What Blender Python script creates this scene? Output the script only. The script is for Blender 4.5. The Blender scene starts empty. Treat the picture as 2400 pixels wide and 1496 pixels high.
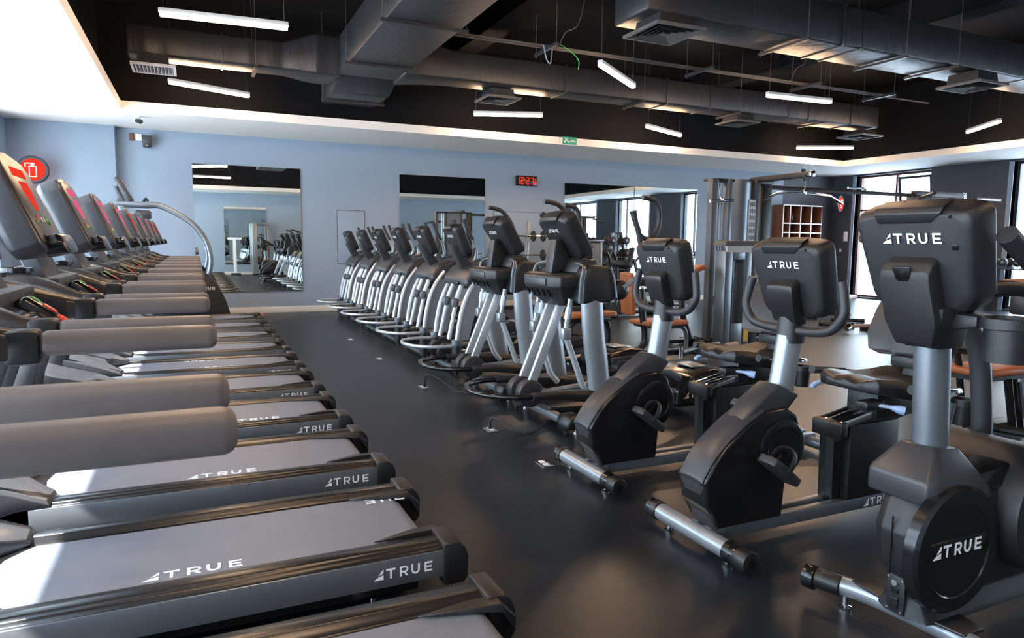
import bpy, bmesh, math, random
from mathutils import Vector, Matrix, Quaternion
random.seed(7)
PI = math.pi
SC = bpy.context.scene
COL = SC.collection

# ------------------------------------------------------------------ camera
cam_d = bpy.data.cameras.new('camera'); cam = bpy.data.objects.new('camera', cam_d); COL.objects.link(cam)
cam_d.sensor_width = 36.0; cam_d.lens = 1606.34 * 36 / 2400; cam_d.clip_start = 0.02; cam_d.clip_end = 200
yaw, pit, rol = math.radians(24.675), math.radians(6.264), math.radians(-0.583)
fw = Vector((math.sin(yaw)*math.cos(pit), math.cos(yaw)*math.cos(pit), -math.sin(pit)))
rt = Vector((math.cos(yaw), -math.sin(yaw), 0)); dn = fw.cross(rt)
r2 = math.cos(rol)*rt + math.sin(rol)*dn; d2 = -math.sin(rol)*rt + math.cos(rol)*dn
cm = Matrix((( r2.x, -d2.x, -fw.x, 0), (r2.y, -d2.y, -fw.y, 0), (r2.z, -d2.z, -fw.z, 1.3), (0, 0, 0, 1)))
cam.matrix_world = cm
cam_d.dof.use_dof = True; cam_d.dof.focus_distance = 2.7; cam_d.dof.aperture_fstop = 9.0
SC.camera = cam

# ------------------------------------------------------------------ world, sun, exposure
SC.view_settings.view_transform = 'Standard'; SC.view_settings.look = 'None'
SC.view_settings.gamma = 1; SC.view_settings.use_curve_mapping = False
SC.view_settings.exposure = 0.55
W = bpy.data.worlds.new('daylight'); SC.world = W; W.use_nodes = True
wn = W.node_tree.nodes; wl = W.node_tree.links
bg = wn['Background']
tc = wn.new('ShaderNodeTexCoord'); sx = wn.new('ShaderNodeSeparateXYZ'); rp = wn.new('ShaderNodeValToRGB')
wl.new(tc.outputs['Generated'], sx.inputs[0]); wl.new(sx.outputs['Z'], rp.inputs[0])
rp.color_ramp.elements[0].position = 0.45; rp.color_ramp.elements[0].color = (0.70, 0.84, 1, 1)
rp.color_ramp.elements[1].position = 1.0; rp.color_ramp.elements[1].color = (0.42, 0.64, 1, 1)
wl.new(rp.outputs[0], bg.inputs[0]); bg.inputs[1].default_value = 9.5
sd = bpy.data.lights.new('sun', 'SUN'); sd.energy = 34; sd.angle = 0.01; sd.color = (1, .98, .95)
sun = bpy.data.objects.new('sun', sd); COL.objects.link(sun)
sun_dir = Vector((2.3, 0.25, -2.785)).normalized()
sun.rotation_euler = sun_dir.to_track_quat('-Z', 'Y').to_euler()
LED_STRENGTH = 105.0

# window openings (shared by the light portals and the walls)
XL, XR, YB, YF, HS, ZC = -2.6, 15.4, 13.21, -2.5, 3.14, 4.75
LEFT_WIN = [(-2.1, 1.3), (1.6, 5.0), (5.3, 8.7), (9.0, 12.2)]
RIGHT_WIN = [(-0.9, 1.25), (2.75, 5.0), (6.85, 8.78), (10.55, 12.52)]
def portal(name, loc, rot, sx_, sy_):
    l = bpy.data.lights.new(name, 'AREA'); l.shape = 'RECTANGLE'; l.size = sx_; l.size_y = sy_
    l.cycles.is_portal = True
    o = bpy.data.objects.new(name, l); COL.objects.link(o); o.location = loc; o.rotation_euler = rot
for a, b in LEFT_WIN: portal('window_portal', (XL-0.14, (a+b)/2, 1.5), (0, -PI/2, 0), 3.0, b-a)
for a, b in RIGHT_WIN: portal('window_portal', (XR+0.24, (a+b)/2, 1.56), (0, PI/2, 0), 3.1, b-a)

# ------------------------------------------------------------------ materials
def mat(name, col, rough=.5, metal=0., var=.12, scale=30., bump=0., bscale=None, spec=.5, coat=0.):
    m = bpy.data.materials.new(name); m.use_nodes = True
    n = m.node_tree.nodes; l = m.node_tree.links; p = n['Principled BSDF']
    p.inputs['Roughness'].default_value = rough; p.inputs['Metallic'].default_value = metal
    p.inputs['Specular IOR Level'].default_value = spec
    if coat: p.inputs['Coat Weight'].default_value = coat; p.inputs['Coat Roughness'].default_value = .15
    t = n.new('ShaderNodeTexCoord'); z = n.new('ShaderNodeTexNoise'); z.inputs['Scale'].default_value = scale
    z.inputs['Detail'].default_value = 3
    l.new(t.outputs['Object'], z.inputs['Vector'])
    mx = n.new('ShaderNodeMix'); mx.data_type = 'RGBA'
    c = Vector(col[:3])
    mx.inputs['A'].default_value = (*(c*(1-var)), 1); mx.inputs['B'].default_value = (*(c*(1+var)), 1)
    l.new(z.outputs['Fac'], mx.inputs['Factor']); l.new(mx.outputs['Result'], p.inputs['Base Color'])
    if bump:
        z2 = n.new('ShaderNodeTexNoise'); z2.inputs['Scale'].default_value = bscale or scale*6
        b = n.new('ShaderNodeBump'); b.inputs['Strength'].default_value = bump; b.inputs['Distance'].default_value = .003
        l.new(t.outputs['Object'], z2.inputs['Vector']); l.new(z2.outputs['Fac'], b.inputs['Height']); l.new(b.outputs[0], p.inputs['Normal'])
    return m
def emit(name, col, s):
    m = bpy.data.materials.new(name); m.use_nodes = True; n = m.node_tree.nodes; l = m.node_tree.links
    n.remove(n['Principled BSDF']); e = n.new('ShaderNodeEmission'); e.inputs[0].default_value = (*col, 1); e.inputs[1].default_value = s
    l.new(e.outputs[0], n['Material Output'].inputs[0]); return m
M = {}
M['plastic'] = mat('black_plastic', (.011, .011, .012), .36, bump=.15, scale=8, bscale=900)
M['gloss'] = mat('black_gloss', (.008, .008, .009), .2, scale=8)
M['case'] = mat('black_textured_case', (.012, .012, .0135), .42, bump=.25, scale=8, bscale=700)
M['dark'] = mat('charcoal_plastic', (.03, .03, .034), .38, scale=8)
M['grey'] = mat('grey_plastic', (.09, .095, .105), .42, scale=6)
M['silver'] = mat('silver_paint', (.30, .325, .35), .31, .55, scale=10, var=.06)
M['silver_lit'] = mat('window_lit_silver', (.56, .59, .62), .30, .55, scale=10, var=.05)  # lighter copy of the silver: window highlights on elliptical columns and links, as colour
M['satin'] = mat('satin_grey_metal', (.20, .22, .245), .36, .7, scale=10, var=.06)
M['chrome'] = mat('chrome', (.75, .76, .78), .1, 1, var=.03)
M['steel'] = mat('brushed_panel', (.17, .18, .20), .3, .5, scale=6, var=.08)
M['rubber'] = mat('handle_rubber', (.022, .022, .025), .5, bump=.15, bscale=600)
M['foam'] = mat('rail_cushion', (.140, .118, .112), .46, bump=.2, bscale=800, scale=15)
M['shell'] = mat('console_shell', (.05, .052, .06), .3, scale=6)
M['belt'] = mat('running_belt', (.150, .166, .205), .40, bump=.25, bscale=1200, scale=12)
M['ridge'] = mat('ribbed_side_rail', (.012, .0115, .012), .3, scale=10)
M['hood'] = mat('motor_hood', (.05, .05, .055), .22, scale=5)
M['arm'] = mat('console_arm', (.03, .026, .025), .3, scale=6)
M['white'] = mat('white_print', (.8, .8, .8), .5, var=.04)
M['screen'] = mat('console_overlay', (.055, .05, .046), .3, scale=10)
M['red_led'] = emit('red_led', (1, .05, .025), .6)
M['pink_led'] = emit('pink_led', (1, .12, .3), .6)
M['sign_red'] = emit('red_sign_face', (1, .035, .02), 1.0)
M['sign_white'] = emit('sign_pictogram', (1, .75, .7), 1.4)
M['green'] = mat('green_key', (.05, .4, .08), .4)
M['red'] = mat('red_key', (.6, .02, .02), .4)
M['blue'] = mat('pale_blue_grip', (.36, .48, .72), .4, var=.05)
M['yellow'] = mat('yellow_label', (.75, .5, .03), .5)
M['tan'] = mat('tan_leather', (.40, .125, .042), .42, bump=.2, bscale=300, scale=12)
M['wood'] = mat('warm_wood', (.16, .06, .032), .45, scale=6, var=.3)
M['frame_brown'] = mat('brown_window_frame', (.10, .035, .022), .4)
M['frame_dark'] = mat('dark_window_frame', (.02, .02, .024), .4)
M['lamp_body'] = mat('lamp_housing', (.75, .74, .72), .4)
M['wire'] = mat('hanging_wire', (.10, .09, .085), .5)
M['paper'] = mat('printed_label', (.6, .6, .6), .5, scale=60, var=.3)
M['vent'] = mat('diffuser_grey', (.09, .085, .083), .5)
M['vent_light'] = mat('diffuser_light', (.55, .48, .45), .5)
M['ceiling'] = mat('black_ceiling_paint', (.0046, .0052, .0066), .8, scale=3, var=.3, spec=.2)
M['soffit'] = mat('white_soffit_paint', (.82, .765, .705), .7, var=.02, scale=2)
M['wall'] = mat('blue_grey_wall_paint', (.255, .315, .385), .62, var=.03, scale=3)
M['wall_dark'] = mat('dark_slate_wall_paint', (.05, .058, .073), .6, var=.05, scale=3)
M['base'] = mat('pale_baseboard', (.66, .62, .56), .5, var=.03)
M['plate'] = mat('iron_plate', (.02, .02, .021), .4)
M['terrace'] = mat('pale_terrace', (.56, .59, .62), .8)
M['lamp'] = emit('warm_led', (1, .66, .40), LED_STRENGTH)
def duct_mat():
    m = mat('insulated_duct', (.021, .0222, .0245), .42, scale=4, var=.25)
    n = m.node_tree.nodes; l = m.node_tree.links; p = n['Principled BSDF']
    t = n.new('ShaderNodeTexCoord'); mp = n.new('ShaderNodeMapping'); mp.inputs['Scale'].default_value = (4, 4, 1.6)
    z = n.new('ShaderNodeTexNoise'); z.inputs['Scale'].default_value = 2.2; z.inputs['Detail'].default_value = 5; z.inputs['Distortion'].default_value = .8
    b = n.new('ShaderNodeBump'); b.inputs['Strength'].default_value = .4; b.inputs['Distance'].default_value = .02
    l.new(t.outputs['Object'], mp.inputs[0]); l.new(mp.outputs[0], z.inputs['Vector']); l.new(z.outputs['Fac'], b.inputs['Height']); l.new(b.outputs[0], p.inputs['Normal'])
    return m
M['duct'] = duct_mat()
def mirror_mat():
    m = mat('mirror_glass', (.80, .85, .83), .0, 1., var=.004, scale=.5); return m
M['mirror'] = mirror_mat()
def glass_mat():
    m = bpy.data.materials.new('window_glass'); m.use_nodes = True; n = m.node_tree.nodes; l = m.node_tree.links
    n.remove(n['Principled BSDF']); t = n.new('ShaderNodeBsdfTransparent'); g = n.new('ShaderNodeBsdfGlossy'); g.inputs['Roughness'].default_value = 0
    lw = n.new('ShaderNodeLayerWeight'); pw = n.new('ShaderNodeMath'); pw.operation = 'POWER'; pw.inputs[1].default_value = 4; l.new(lw.outputs['Facing'], pw.inputs[0])
    f = n.new('ShaderNodeMath'); f.operation = 'MULTIPLY_ADD'; f.inputs[1].default_value = .5; f.inputs[2].default_value = .03; l.new(pw.outputs[0], f.inputs[0]); mx = n.new('ShaderNodeMixShader')
    t.inputs[0].default_value = (.95, .97, .97, 1)
    l.new(f.outputs[0], mx.inputs[0]); l.new(t.outputs[0], mx.inputs[1]); l.new(g.outputs[0], mx.inputs[2]); l.new(mx.outputs[0], n['Material Output'].inputs[0]); return m
M['glass'] = glass_mat()
def floor_mat():
    m = mat('black_rubber_floor', (.0118, .0146, .0200), .36, scale=1.4, var=.22, spec=.42)
    n = m.node_tree.nodes; l = m.node_tree.links; p = n['Principled BSDF']; t = n.new('ShaderNodeTexCoord')
    old = p.inputs['Base Color'].links[0].from_socket
    def mixto(fac, col, src):
        mx = n.new('ShaderNodeMix'); mx.data_type = 'RGBA'; mx.inputs['B'].default_value = (*col, 1)
        l.new(fac, mx.inputs['Factor']); l.new(src, mx.inputs['A']); return mx.outputs['Result']
    z = n.new('ShaderNodeTexNoise'); z.inputs['Scale'].default_value = 240; z.inputs['Detail'].default_value = 1; l.new(t.outputs['Object'], z.inputs['Vector'])
    r = n.new('ShaderNodeValToRGB'); r.color_ramp.elements[0].position = .69; r.color_ramp.elements[1].position = .76; l.new(z.outputs['Fac'], r.inputs[0])
    mul = n.new('ShaderNodeMath'); mul.operation = 'MULTIPLY'; mul.inputs[1].default_value = .35; l.new(r.outputs[0], mul.inputs[0])
    src = mixto(mul.outputs[0], (.10, .10, .105), old)
    s = n.new('ShaderNodeSeparateXYZ'); l.new(t.outputs['Object'], s.inputs[0])
    def seam(ax, off, per, w):
        a = n.new('ShaderNodeMath'); a.operation = 'ADD'; a.inputs[1].default_value = -off + per*50; l.new(s.outputs[ax], a.inputs[0])
        b = n.new('ShaderNodeMath'); b.operation = 'MODULO'; b.inputs[1].default_value = per; l.new(a.outputs[0], b.inputs[0])
        c = n.new('ShaderNodeMath'); c.operation = 'LESS_THAN'; c.inputs[1].default_value = w; l.new(b.outputs[0], c.inputs[0])
        d = n.new('ShaderNodeMath'); d.operation = 'MULTIPLY'; d.inputs[1].default_value = .5; l.new(c.outputs[0], d.inputs[0]); return d.outputs[0]
    src = mixto(seam('X', 2.065, 1.83, .005), (.085, .085, .085), src)
    src = mixto(seam('Y', 2.1, 3.66, .004), (.05, .05, .05), src)
    l.new(src, p.inputs['Base Color'])
    z2 = n.new('ShaderNodeTexNoise'); z2.inputs['Scale'].default_value = 90; l.new(t.outputs['Object'], z2.inputs['Vector'])
    b = n.new('ShaderNodeBump'); b.inputs['Strength'].default_value = .18; b.inputs['Distance'].default_value = .002; l.new(z2.outputs['Fac'], b.inputs['Height']); l.new(b.outputs[0], p.inputs['Normal'])
    return m
M['floor'] = floor_mat()

# ------------------------------------------------------------------ mesh builder
def catmull(pts, k):
    P = [Vector(p) for p in pts]; out = []
    for i in range(len(P)-1):
        a = P[max(i-1, 0)]; b = P[i]; c = P[i+1]; d = P[min(i+2, len(P)-1)]
        for j in range(k):
            t = j/k
            out.append(.5*((2*b)+(c-a)*t+(2*a-5*b+4*c-d)*t*t+(3*b-a-3*c+d)*t**3))
    out.append(P[-1]); return out
class MB:
    def __init__(s): s.bm = bmesh.new()
    def _bev(s, vs, off, seg=2):
        if off <= 0: return
        s.bm.normal_update()
        vset = set(vs); es = [e for e in s.bm.edges if e.verts[0] in vset and e.verts[1] in vset and len(e.link_faces) == 2 and e.calc_face_angle(0) > .35]
        if es: bmesh.ops.bevel(s.bm, geom=es, offset=off, segments=seg, profile=.5, affect='EDGES', clamp_overlap=True)
    def hexa(s, c8, bev=0, seg=2):
        v = [s.bm.verts.new(c) for c in c8]
        for f in ((0, 3, 2, 1), (4, 5, 6, 7), (0, 1, 5, 4), (1, 2, 6, 5), (2, 3, 7, 6), (3, 0, 4, 7)): s.bm.faces.new([v[i] for i in f])
        s._bev(v, bev, seg); return s
    def box(s, x0, x1, y0, y1, z0, z1, bev=0, seg=2):
        return s.hexa([(x0, y0, z0), (x1, y0, z0), (x1, y1, z0), (x0, y1, z0), (x0, y0, z1), (x1, y0, z1), (x1, y1, z1), (x0, y1, z1)], bev, seg)
    def prism(s, pts, ax, a, b, bev=0, seg=2):
        f = {'y': lambda p, t: (p[0], t, p[1]), 'z': lambda p, t: (p[0], p[1], t), 'x': lambda p, t: (t, p[0], p[1])}[ax]
        A = [s.bm.verts.new(f(p, a)) for p in pts]; B = [s.bm.verts.new(f(p, b)) for p in pts]; n = len(pts)
        s.bm.faces.new(A[::-1]); s.bm.faces.new(B)
        for i in range(n): s.bm.faces.new((A[i], A[(i+1) % n], B[(i+1) % n], B[i]))
        s._bev(A+B, bev, seg); return s
    def loft(s, loops, bev=0, seg=2, cap=True, closed=False):
        V = [[s.bm.verts.new(p) for p in L] for L in loops]; n = len(loops[0])
        R = range(len(V)) if closed else range(len(V)-1)
        for k in R:
            a, b = V[k], V[(k+1) % len(V)]
            for i in range(n): s.bm.faces.new((a[i], a[(i+1) % n], b[(i+1) % n], b[i]))
        if cap and not closed: s.bm.faces.new(V[0][::-1]); s.bm.faces.new(V[-1])
        s._bev([v for L in V for v in L], bev, seg); return s
    def tube(s, pts, r, seg=10, sm=0, flat=1., closed=False, up=None):
        P = catmull(pts, sm) if sm else [Vector(p) for p in pts]
        n = len(P); rr = r if isinstance(r, (list, tuple)) else None
        def rad(i):
            if not rr: return r
            t = i/(n-1)*(len(rr)-1); k = min(int(t), len(rr)-2); return rr[k]+(rr[k+1]-rr[k])*(t-k)
        T = [((P[(i+1) % n] if closed or i < n-1 else P[i])-(P[i-1] if closed or i > 0 else P[i])).normalized() for i in range(n)]
        u = Vector(up) if up else (Vector((0, 0, 1)) if abs(T[0].z) < .9 else Vector((0, 1, 0)))
        u = (u-T[0]*u.dot(T[0])).normalized(); loops = []
        for i in range(n):
            if i: u = (u-T[i]*u.dot(T[i])).normalized()
            w = T[i].cross(u)
            loops.append([P[i]+(u*math.cos(2*PI*j/seg)*flat+w*math.sin(2*PI*j/seg))*rad(i) for j in range(seg)])
        return s.loft(loops, closed=closed)
    def cyl(s, a, b, r, r1=None, seg=16, bev=0):
        a, b = Vector(a), Vector(b); t = (b-a).normalized(); u = Vector((0, 0, 1)) if abs(t.z) < .9 else Vector((1, 0, 0))
        u = (u-t*u.dot(t)).normalized(); w = t.cross(u); r1 = r if r1 is None else r1
        L = [[c+(u*math.cos(2*PI*j/seg)+w*math.sin(2*PI*j/seg))*q for j in range(seg)] for c, q in ((a, r), (b, r1))]
        return s.loft(L, bev)
    def lathe(s, prof, o=(0, 0, 0), ax='z', seg=20):
        o = Vector(o); L = []
        for r, h in prof:
            r = max(r, .0004); ring = []
            for j in range(seg):
                c, q = math.cos(2*PI*j/seg)*r, math.sin(2*PI*j/seg)*r
                ring.append(o+Vector({'z': (c, q, h), 'y': (c, h, -q), 'x': (h, c, q)}[ax]))
            L.append(ring)
        return s.loft(L)
    def ball(s, c, r, sc=(1, 1, 1), seg=12):
        c = Vector(c); L = []
        for i in range(1, seg):
            a = PI*i/seg
            L.append([c+Vector((math.sin(a)*math.cos(2*PI*j/seg)*r*sc[0], math.sin(a)*math.sin(2*PI*j/seg)*r*sc[1], -math.cos(a)*r*sc[2])) for j in range(seg)])
        return s.loft(L)
    def quad(s, *c): s.bm.faces.new([s.bm.verts.new(p) for p in c]); return s
    def xf(s, m): bmesh.ops.transform(s.bm, matrix=m, verts=s.bm.verts); return s
    def build(s, name, m, parent=None, loc=None, ang=35):
        bmesh.ops.recalc_face_normals(s.bm, faces=s.bm.faces)
        me = bpy.data.meshes.new(name); s.bm.to_mesh(me); s.bm.free()
        me.polygons.foreach_set('use_smooth', [True]*len(me.polygons)); me.set_sharp_from_angle(angle=math.radians(ang))
        me.materials.append(M[m] if isinstance(m, str) else m)
        o = bpy.data.objects.new(name, me); COL.objects.link(o)
        if parent: o.parent = parent
        if loc: o.location = loc
        return o
def tag(o, label, cat, group=None, kind=None):
    if label: o['label'] = label
    if cat: o['category'] = cat
    if group: o['group'] = group
    if kind: o['kind'] = kind
    return o
def thing(name, label, cat, loc=(0, 0, 0), group=None, rz=0):
    o = bpy.data.objects.new(name, None); COL.objects.link(o); o.location = loc; o.rotation_euler = (0, 0, rz); o.empty_display_size = .1
    return tag(o, label, cat, group)
def struct(o): o['kind'] = 'structure'; return o
def dup(root, loc, label, rz=None):
    r = root.copy(); COL.objects.link(r); r.location = loc; r['label'] = label
    if rz is not None: r.rotation_euler = (0, 0, rz)
    def kids(a, b):
        for c in list(a.children):
            d = c.copy(); COL.objects.link(d); d.parent = b; kids(c, d)
    kids(root, r); return r
ORD = ['first', 'second', 'third', 'fourth', 'fifth', 'sixth', 'seventh', 'eighth', 'ninth', 'tenth', 'eleventh']

# the wordmark on the machines: slashed triangle and four letters, cap height 1, in the local x/z plane facing -y
def arc(cx, cz, r, a0, a1, n=8): return [(cx+r*math.cos(math.radians(a0+(a1-a0)*i/n)), cz+r*math.sin(math.radians(a0+(a1-a0)*i/n))) for i in range(n+1)]
def wordmark():
    b = MB(); t = .19
    def poly(p): b.prism(p, 'y', -.02, .02)
    poly([(0, 0), (.94, 0), (.94, .47), (.34, .26)]); poly([(.42, .42), (.86, .62), (.94, .68), (.94, 1), (.88, 1)])
    x = 1.2; poly([(x, 1-t), (x+.92, 1-t), (x+.92, 1), (x, 1)]); poly([(x+.365, 0), (x+.555, 0), (x+.555, 1-t), (x+.365, 1-t)])
    x = 2.56; poly([(x, 0), (x+t, 0), (x+t, 1), (x, 1)])
    o_ = arc(x+.5, .67, .33, 90, -90); i_ = arc(x+.5, .67, .33-.17, -90, 90)
    poly([(x+t, 1)]+o_+[(x+t, .34)]+[(x+t, .51)]+i_+[(x+t, .83)])
    poly([(x+.36, .36), (x+.58, .36), (x+.84, 0), (x+.61, 0)])
    x = 3.68; o_ = arc(x+.45, .42, .43, 180, 360); i_ = arc(x+.45, .42, .43-t, 360, 180)
    poly([(x+.02, 1)]+o_+[(x+.88, 1), (x+.88-t, 1)]+i_+[(x+.02+t, 1)])
    x = 5.04; poly([(x, 0), (x+t, 0), (x+t, 1), (x, 1)])
    for z0 in (0, .41, .82): poly([(x+t, z0), (x+.8-(.06 if z0 == .41 else 0), z0), (x+.8-(.06 if z0 == .41 else 0), z0+.18), (x+t, z0+.18)])
    return b
_lm = wordmark().build('logo', 'white'); LOGO_ME = _lm.data; bpy.data.objects.remove(_lm)
LOGO_RUE = LOGO_ME.copy(); _b = bmesh.new(); _b.from_mesh(LOGO_RUE); bmesh.ops.delete(_b, geom=[v for v in _b.verts if v.co.x < 2.4], context='VERTS'); _b.to_mesh(LOGO_RUE); _b.free()
LOGO_GOLD = LOGO_ME.copy(); LOGO_GOLD.materials.clear(); LOGO_GOLD.materials.append(mat('pale_gold_print', (.62, .52, .38), .45, var=.05))
def logo(parent, o, ux, uz, h, sx=1., me=None, name='logo'):
    """o: lower-left corner; ux: reading direction; uz: up direction; h: cap height"""
    ob = bpy.data.objects.new(name, me or LOGO_ME); COL.objects.link(ob); ob.parent = parent
    ux = Vector(ux).normalized(); uz = Vector(uz); uz = (uz-ux*uz.dot(ux)).normalized(); uy = uz.cross(ux)
    m = Matrix((( ux.x*h*sx, uy.x*h*.5, uz.x*h, o[0]), (ux.y*h*sx, uy.y*h*.5, uz.y*h, o[1]), (ux.z*h*sx, uy.z*h*.5, uz.z*h, o[2]), (0, 0, 0, 1)))
    ob.matrix_local = m; return ob

# ------------------------------------------------------------------ room shell
struct(MB().box(XL-.4, XR+.4, YF-.3, YB+.3, -.12, 0).build('floor', 'floor'))
struct(MB().box(XL-.3, XR+.3, YF-.2, YB+.2, ZC, ZC+.15).build('ceiling', 'ceiling'))
struct(MB().box(-1.14, 13.62, YB, YB+.2, 0, ZC).build('wall_back', 'wall'))
struct(MB().box(XL-.2, -1.14, YB-.2, YB+.2, 0, ZC, .01).build('wall_back_left', 'wall'))
struct(MB().box(13.62, XR+.3, YB, YB+.2, 0, ZC).build('wall_back_right', 'wall_dark'))
struct(MB().box(XL-.2, XR+.3, YF-.2, YF, 0, ZC).build('wall_front', 'wall'))
def side_wall(name, x0, x1, wins, head, sill, m):
    b = MB(); y = YF
    for a, c in wins: b.box(x0, x1, y, a, 0, ZC); y = c
    b.box(x0, x1, y, YB, 0, ZC)
    for a, c in wins:
        b.box(x0, x1, a, c, head, ZC)
        if sill: b.box(x0, x1, a, c, 0, sill)
    return struct(b.build(name, m))
side_wall('wall_left', XL-.2, XL, LEFT_WIN, 3.0, .1, 'wall')
side_wall('wall_right', XR, XR+.3, RIGHT_WIN, 3.1, .04, 'wall_dark')
# soffit ring round the dark recess, with its fascia
RX0, RX1, RY0, RY1 = -.9, 13.6, -.7, 11.42
b = MB()
b.box(XL, RX0, YF, YB, HS, HS+.13); b.box(RX1, XR, YF, YB, HS, HS+.13)
b.box(RX0, RX1, RY1, YB, HS, HS+.13); b.box(RX0, RX1, YF, RY0, HS, HS+.13)
struct(b.build('ceiling_soffit', 'soffit'))
b = MB(); b.box(RX0-.3, RX0-.25, RY0, RY1, HS+.13, ZC); b.box(RX1+.25, RX1+.3, RY0, RY1, HS+.13, ZC); b.box(RX0-.3, RX1+.3, RY1+.5, RY1+.55, HS+.13, ZC); b.box(RX0-.3, RX1+.3, RY0-.3, RY0-.25, HS+.13, ZC)
struct(b.build('wall_ceiling_void', 'ceiling'))
struct(MB().box(-1.14, 13.62, YB-.018, YB, 0, .11, .003).build('baseboard_back', 'base'))
struct(MB().box(13.62, XR, YB-.018, YB, 0, .11).build('baseboard_back_right', 'frame_dark'))
struct(MB().box(XL, XR, YF, YF+.018, 0, .11).build('baseboard_front', 'base'))
# beams in the dark ceiling
struct(MB().box(3.9, 4.25, RY0, RY1, 4.35, ZC).build('ceiling_beam', 'ceiling'))
struct(MB().box(9.2, 9.55, RY0, RY1, 4.35, ZC).build('ceiling_beam', 'ceiling'))
struct(MB().box(-40, XL-.25, -30, 45, -.4, -.3).build('ground_terrace', 'terrace'))
struct(MB().box(XR+.35, 60, -30, 45, -.4, -.3).build('ground_yard', 'terrace'))
# windows
k = 0
def window(x, y0, y1, zs, zh, sgn, mull, fm, split=None):
    global k; k += 1; name = 'window_%d' % k
    r = bpy.data.objects.new(name, None); COL.objects.link(r); r.location = (x, (y0+y1)/2, zs); r['kind'] = 'structure'
    w = (y1-y0)/2; h = zh-zs; b = MB(); f = .05
    b.box(-.04, .04, -w, -w+f, 0, h); b.box(-.04, .04, w-f, w, 0, h); b.box(-.04, .04, -w+f, w-f, 0, f); b.box(-.04, .04, -w+f, w-f, h-f, h)
    for q in mull: b.box(-.035, .035, -w+q-.025, -w+q+.025, f, h-f)
    if split: b.box(-.035, .035, -w+f, w-f, split-.025, split+.025)
    b.build('window_frame', fm, r)
    MB().box(-.004, .004, -w+f, w-f, f, h-f).build('pane', 'glass', r)
    return r
for a, c in LEFT_WIN: window(XL-.1, a, c, .1, 3.0, -1, [1.15, 2.3], 'frame_dark', .9)
for i, (a, c) in enumerate(RIGHT_WIN):
    window(XR+.18, a, c, .04, 3.1, 1, [.55 if i < 3 else .95], 'frame_dark' if i < 3 else 'frame_brown', None if i < 3 else 2.2)
# pale jambs beside the right-hand windows
for i, (a, c) in enumerate(RIGHT_WIN): struct(MB().box(XR-.012, XR+.12, c, c+.09, 0, 3.1).build('trim_%d' % (i+1), 'wall'))
# opened awning sash on the far right window
r = thing('awning_sash', 'dark framed top window sash tilted open into the room at the far right window', 'window sash', (XR+.1, 11.0, 3.0))
b = MB()
for (x0, x1, y0, y1, z0, z1) in ((-.03, .0, -.42, .42, -.06, 0), (-.03, 0, -.42, .42, -.62, -.56), (-.03, 0, -.42, -.36, -.56, -.06), (-.03, 0, .36, .42, -.56, -.06)): b.box(x0, x1, y0, y1, z0, z1)
b.xf(Matrix.Rotation(math.radians(-9), 4, 'Y')).build('sash_frame', 'frame_dark', r)
MB().box(-.018, -.012, -.36, .36, -.56, -.06).xf(Matrix.Rotation(math.radians(-9), 4, 'Y')).build('pane', 'glass', r)

# ------------------------------------------------------------------ mirrors and wall fittings
def mirror(x0, x1, y, d, label):
    r = thing('wall_mirror', label, 'mirror', ((x0+x1)/2, y, .39), 'frameless wall mirrors'); w = (x1-x0)/2
    MB().box(-w, w, min(0, d*.02), max(0, d*.02), 0, 2.232).build('backing', 'silver', r)
    MB().box(-w+.004, w-.004, min(d*.021, d*.024), max(d*.021, d*.024), .004, 2.228).build('mirror_glass', 'mirror', r)
mirror(-.02, 1.775, YB, -1, 'tall wall mirror behind the stair climber, nearest the left corner')
mirror(3.625, 5.425, YB, -1, 'tall wall mirror left of the red digital clock')
mirror(7.275, 9.07, YB, -1, 'wall mirror just right of the red clock, showing the far windows')
mirror(9.085, 10.88, YB, -1, 'wall mirror partly hidden by the tall cable tower')
mirror(1.0, 2.55, YF, 1, 'wall mirror on the wall behind the camera, seen reflected')
r = thing('access_panel', 'flush wall access panel painted wall colour beside the left mirror', 'panel', (2.685, YB, .9))
MB().box(-.25, .25, -.012, -.002, 0, .99, .002).build('door', 'wall', r)
b = MB(); b.box(-.262, -.252, -.006, 0, -.012, 1.002); b.box(.252, .262, -.006, 0, -.012, 1.002); b.box(-.252, .252, -.006, 0, 1.0-.008, 1.002); b.box(-.252, .252, -.006, 0, -.012, -.002); b.build('gap_frame', 'grey', r)
for z in (.08, .9): MB().box(-.262, -.235, -.018, -.010, z, z+.05).build('hinge', 'wall', r)
r = thing('access_panel', 'large flush wall panel painted wall colour behind the front ellipticals', 'panel', (6.35, YB, .9)); tag(r, None, None)
MB().box(-.72, .72, -.012, -.002, 0, 1.06, .002).build('door', 'wall', r)
b = MB(); b.box(-.732, -.722, -.006, 0, -.01, 1.072); b.box(.722, .732, -.006, 0, -.01, 1.072); b.box(-.722, .722, -.006, 0, 1.062, 1.072); b.build('gap_frame', 'grey', r)
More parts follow.
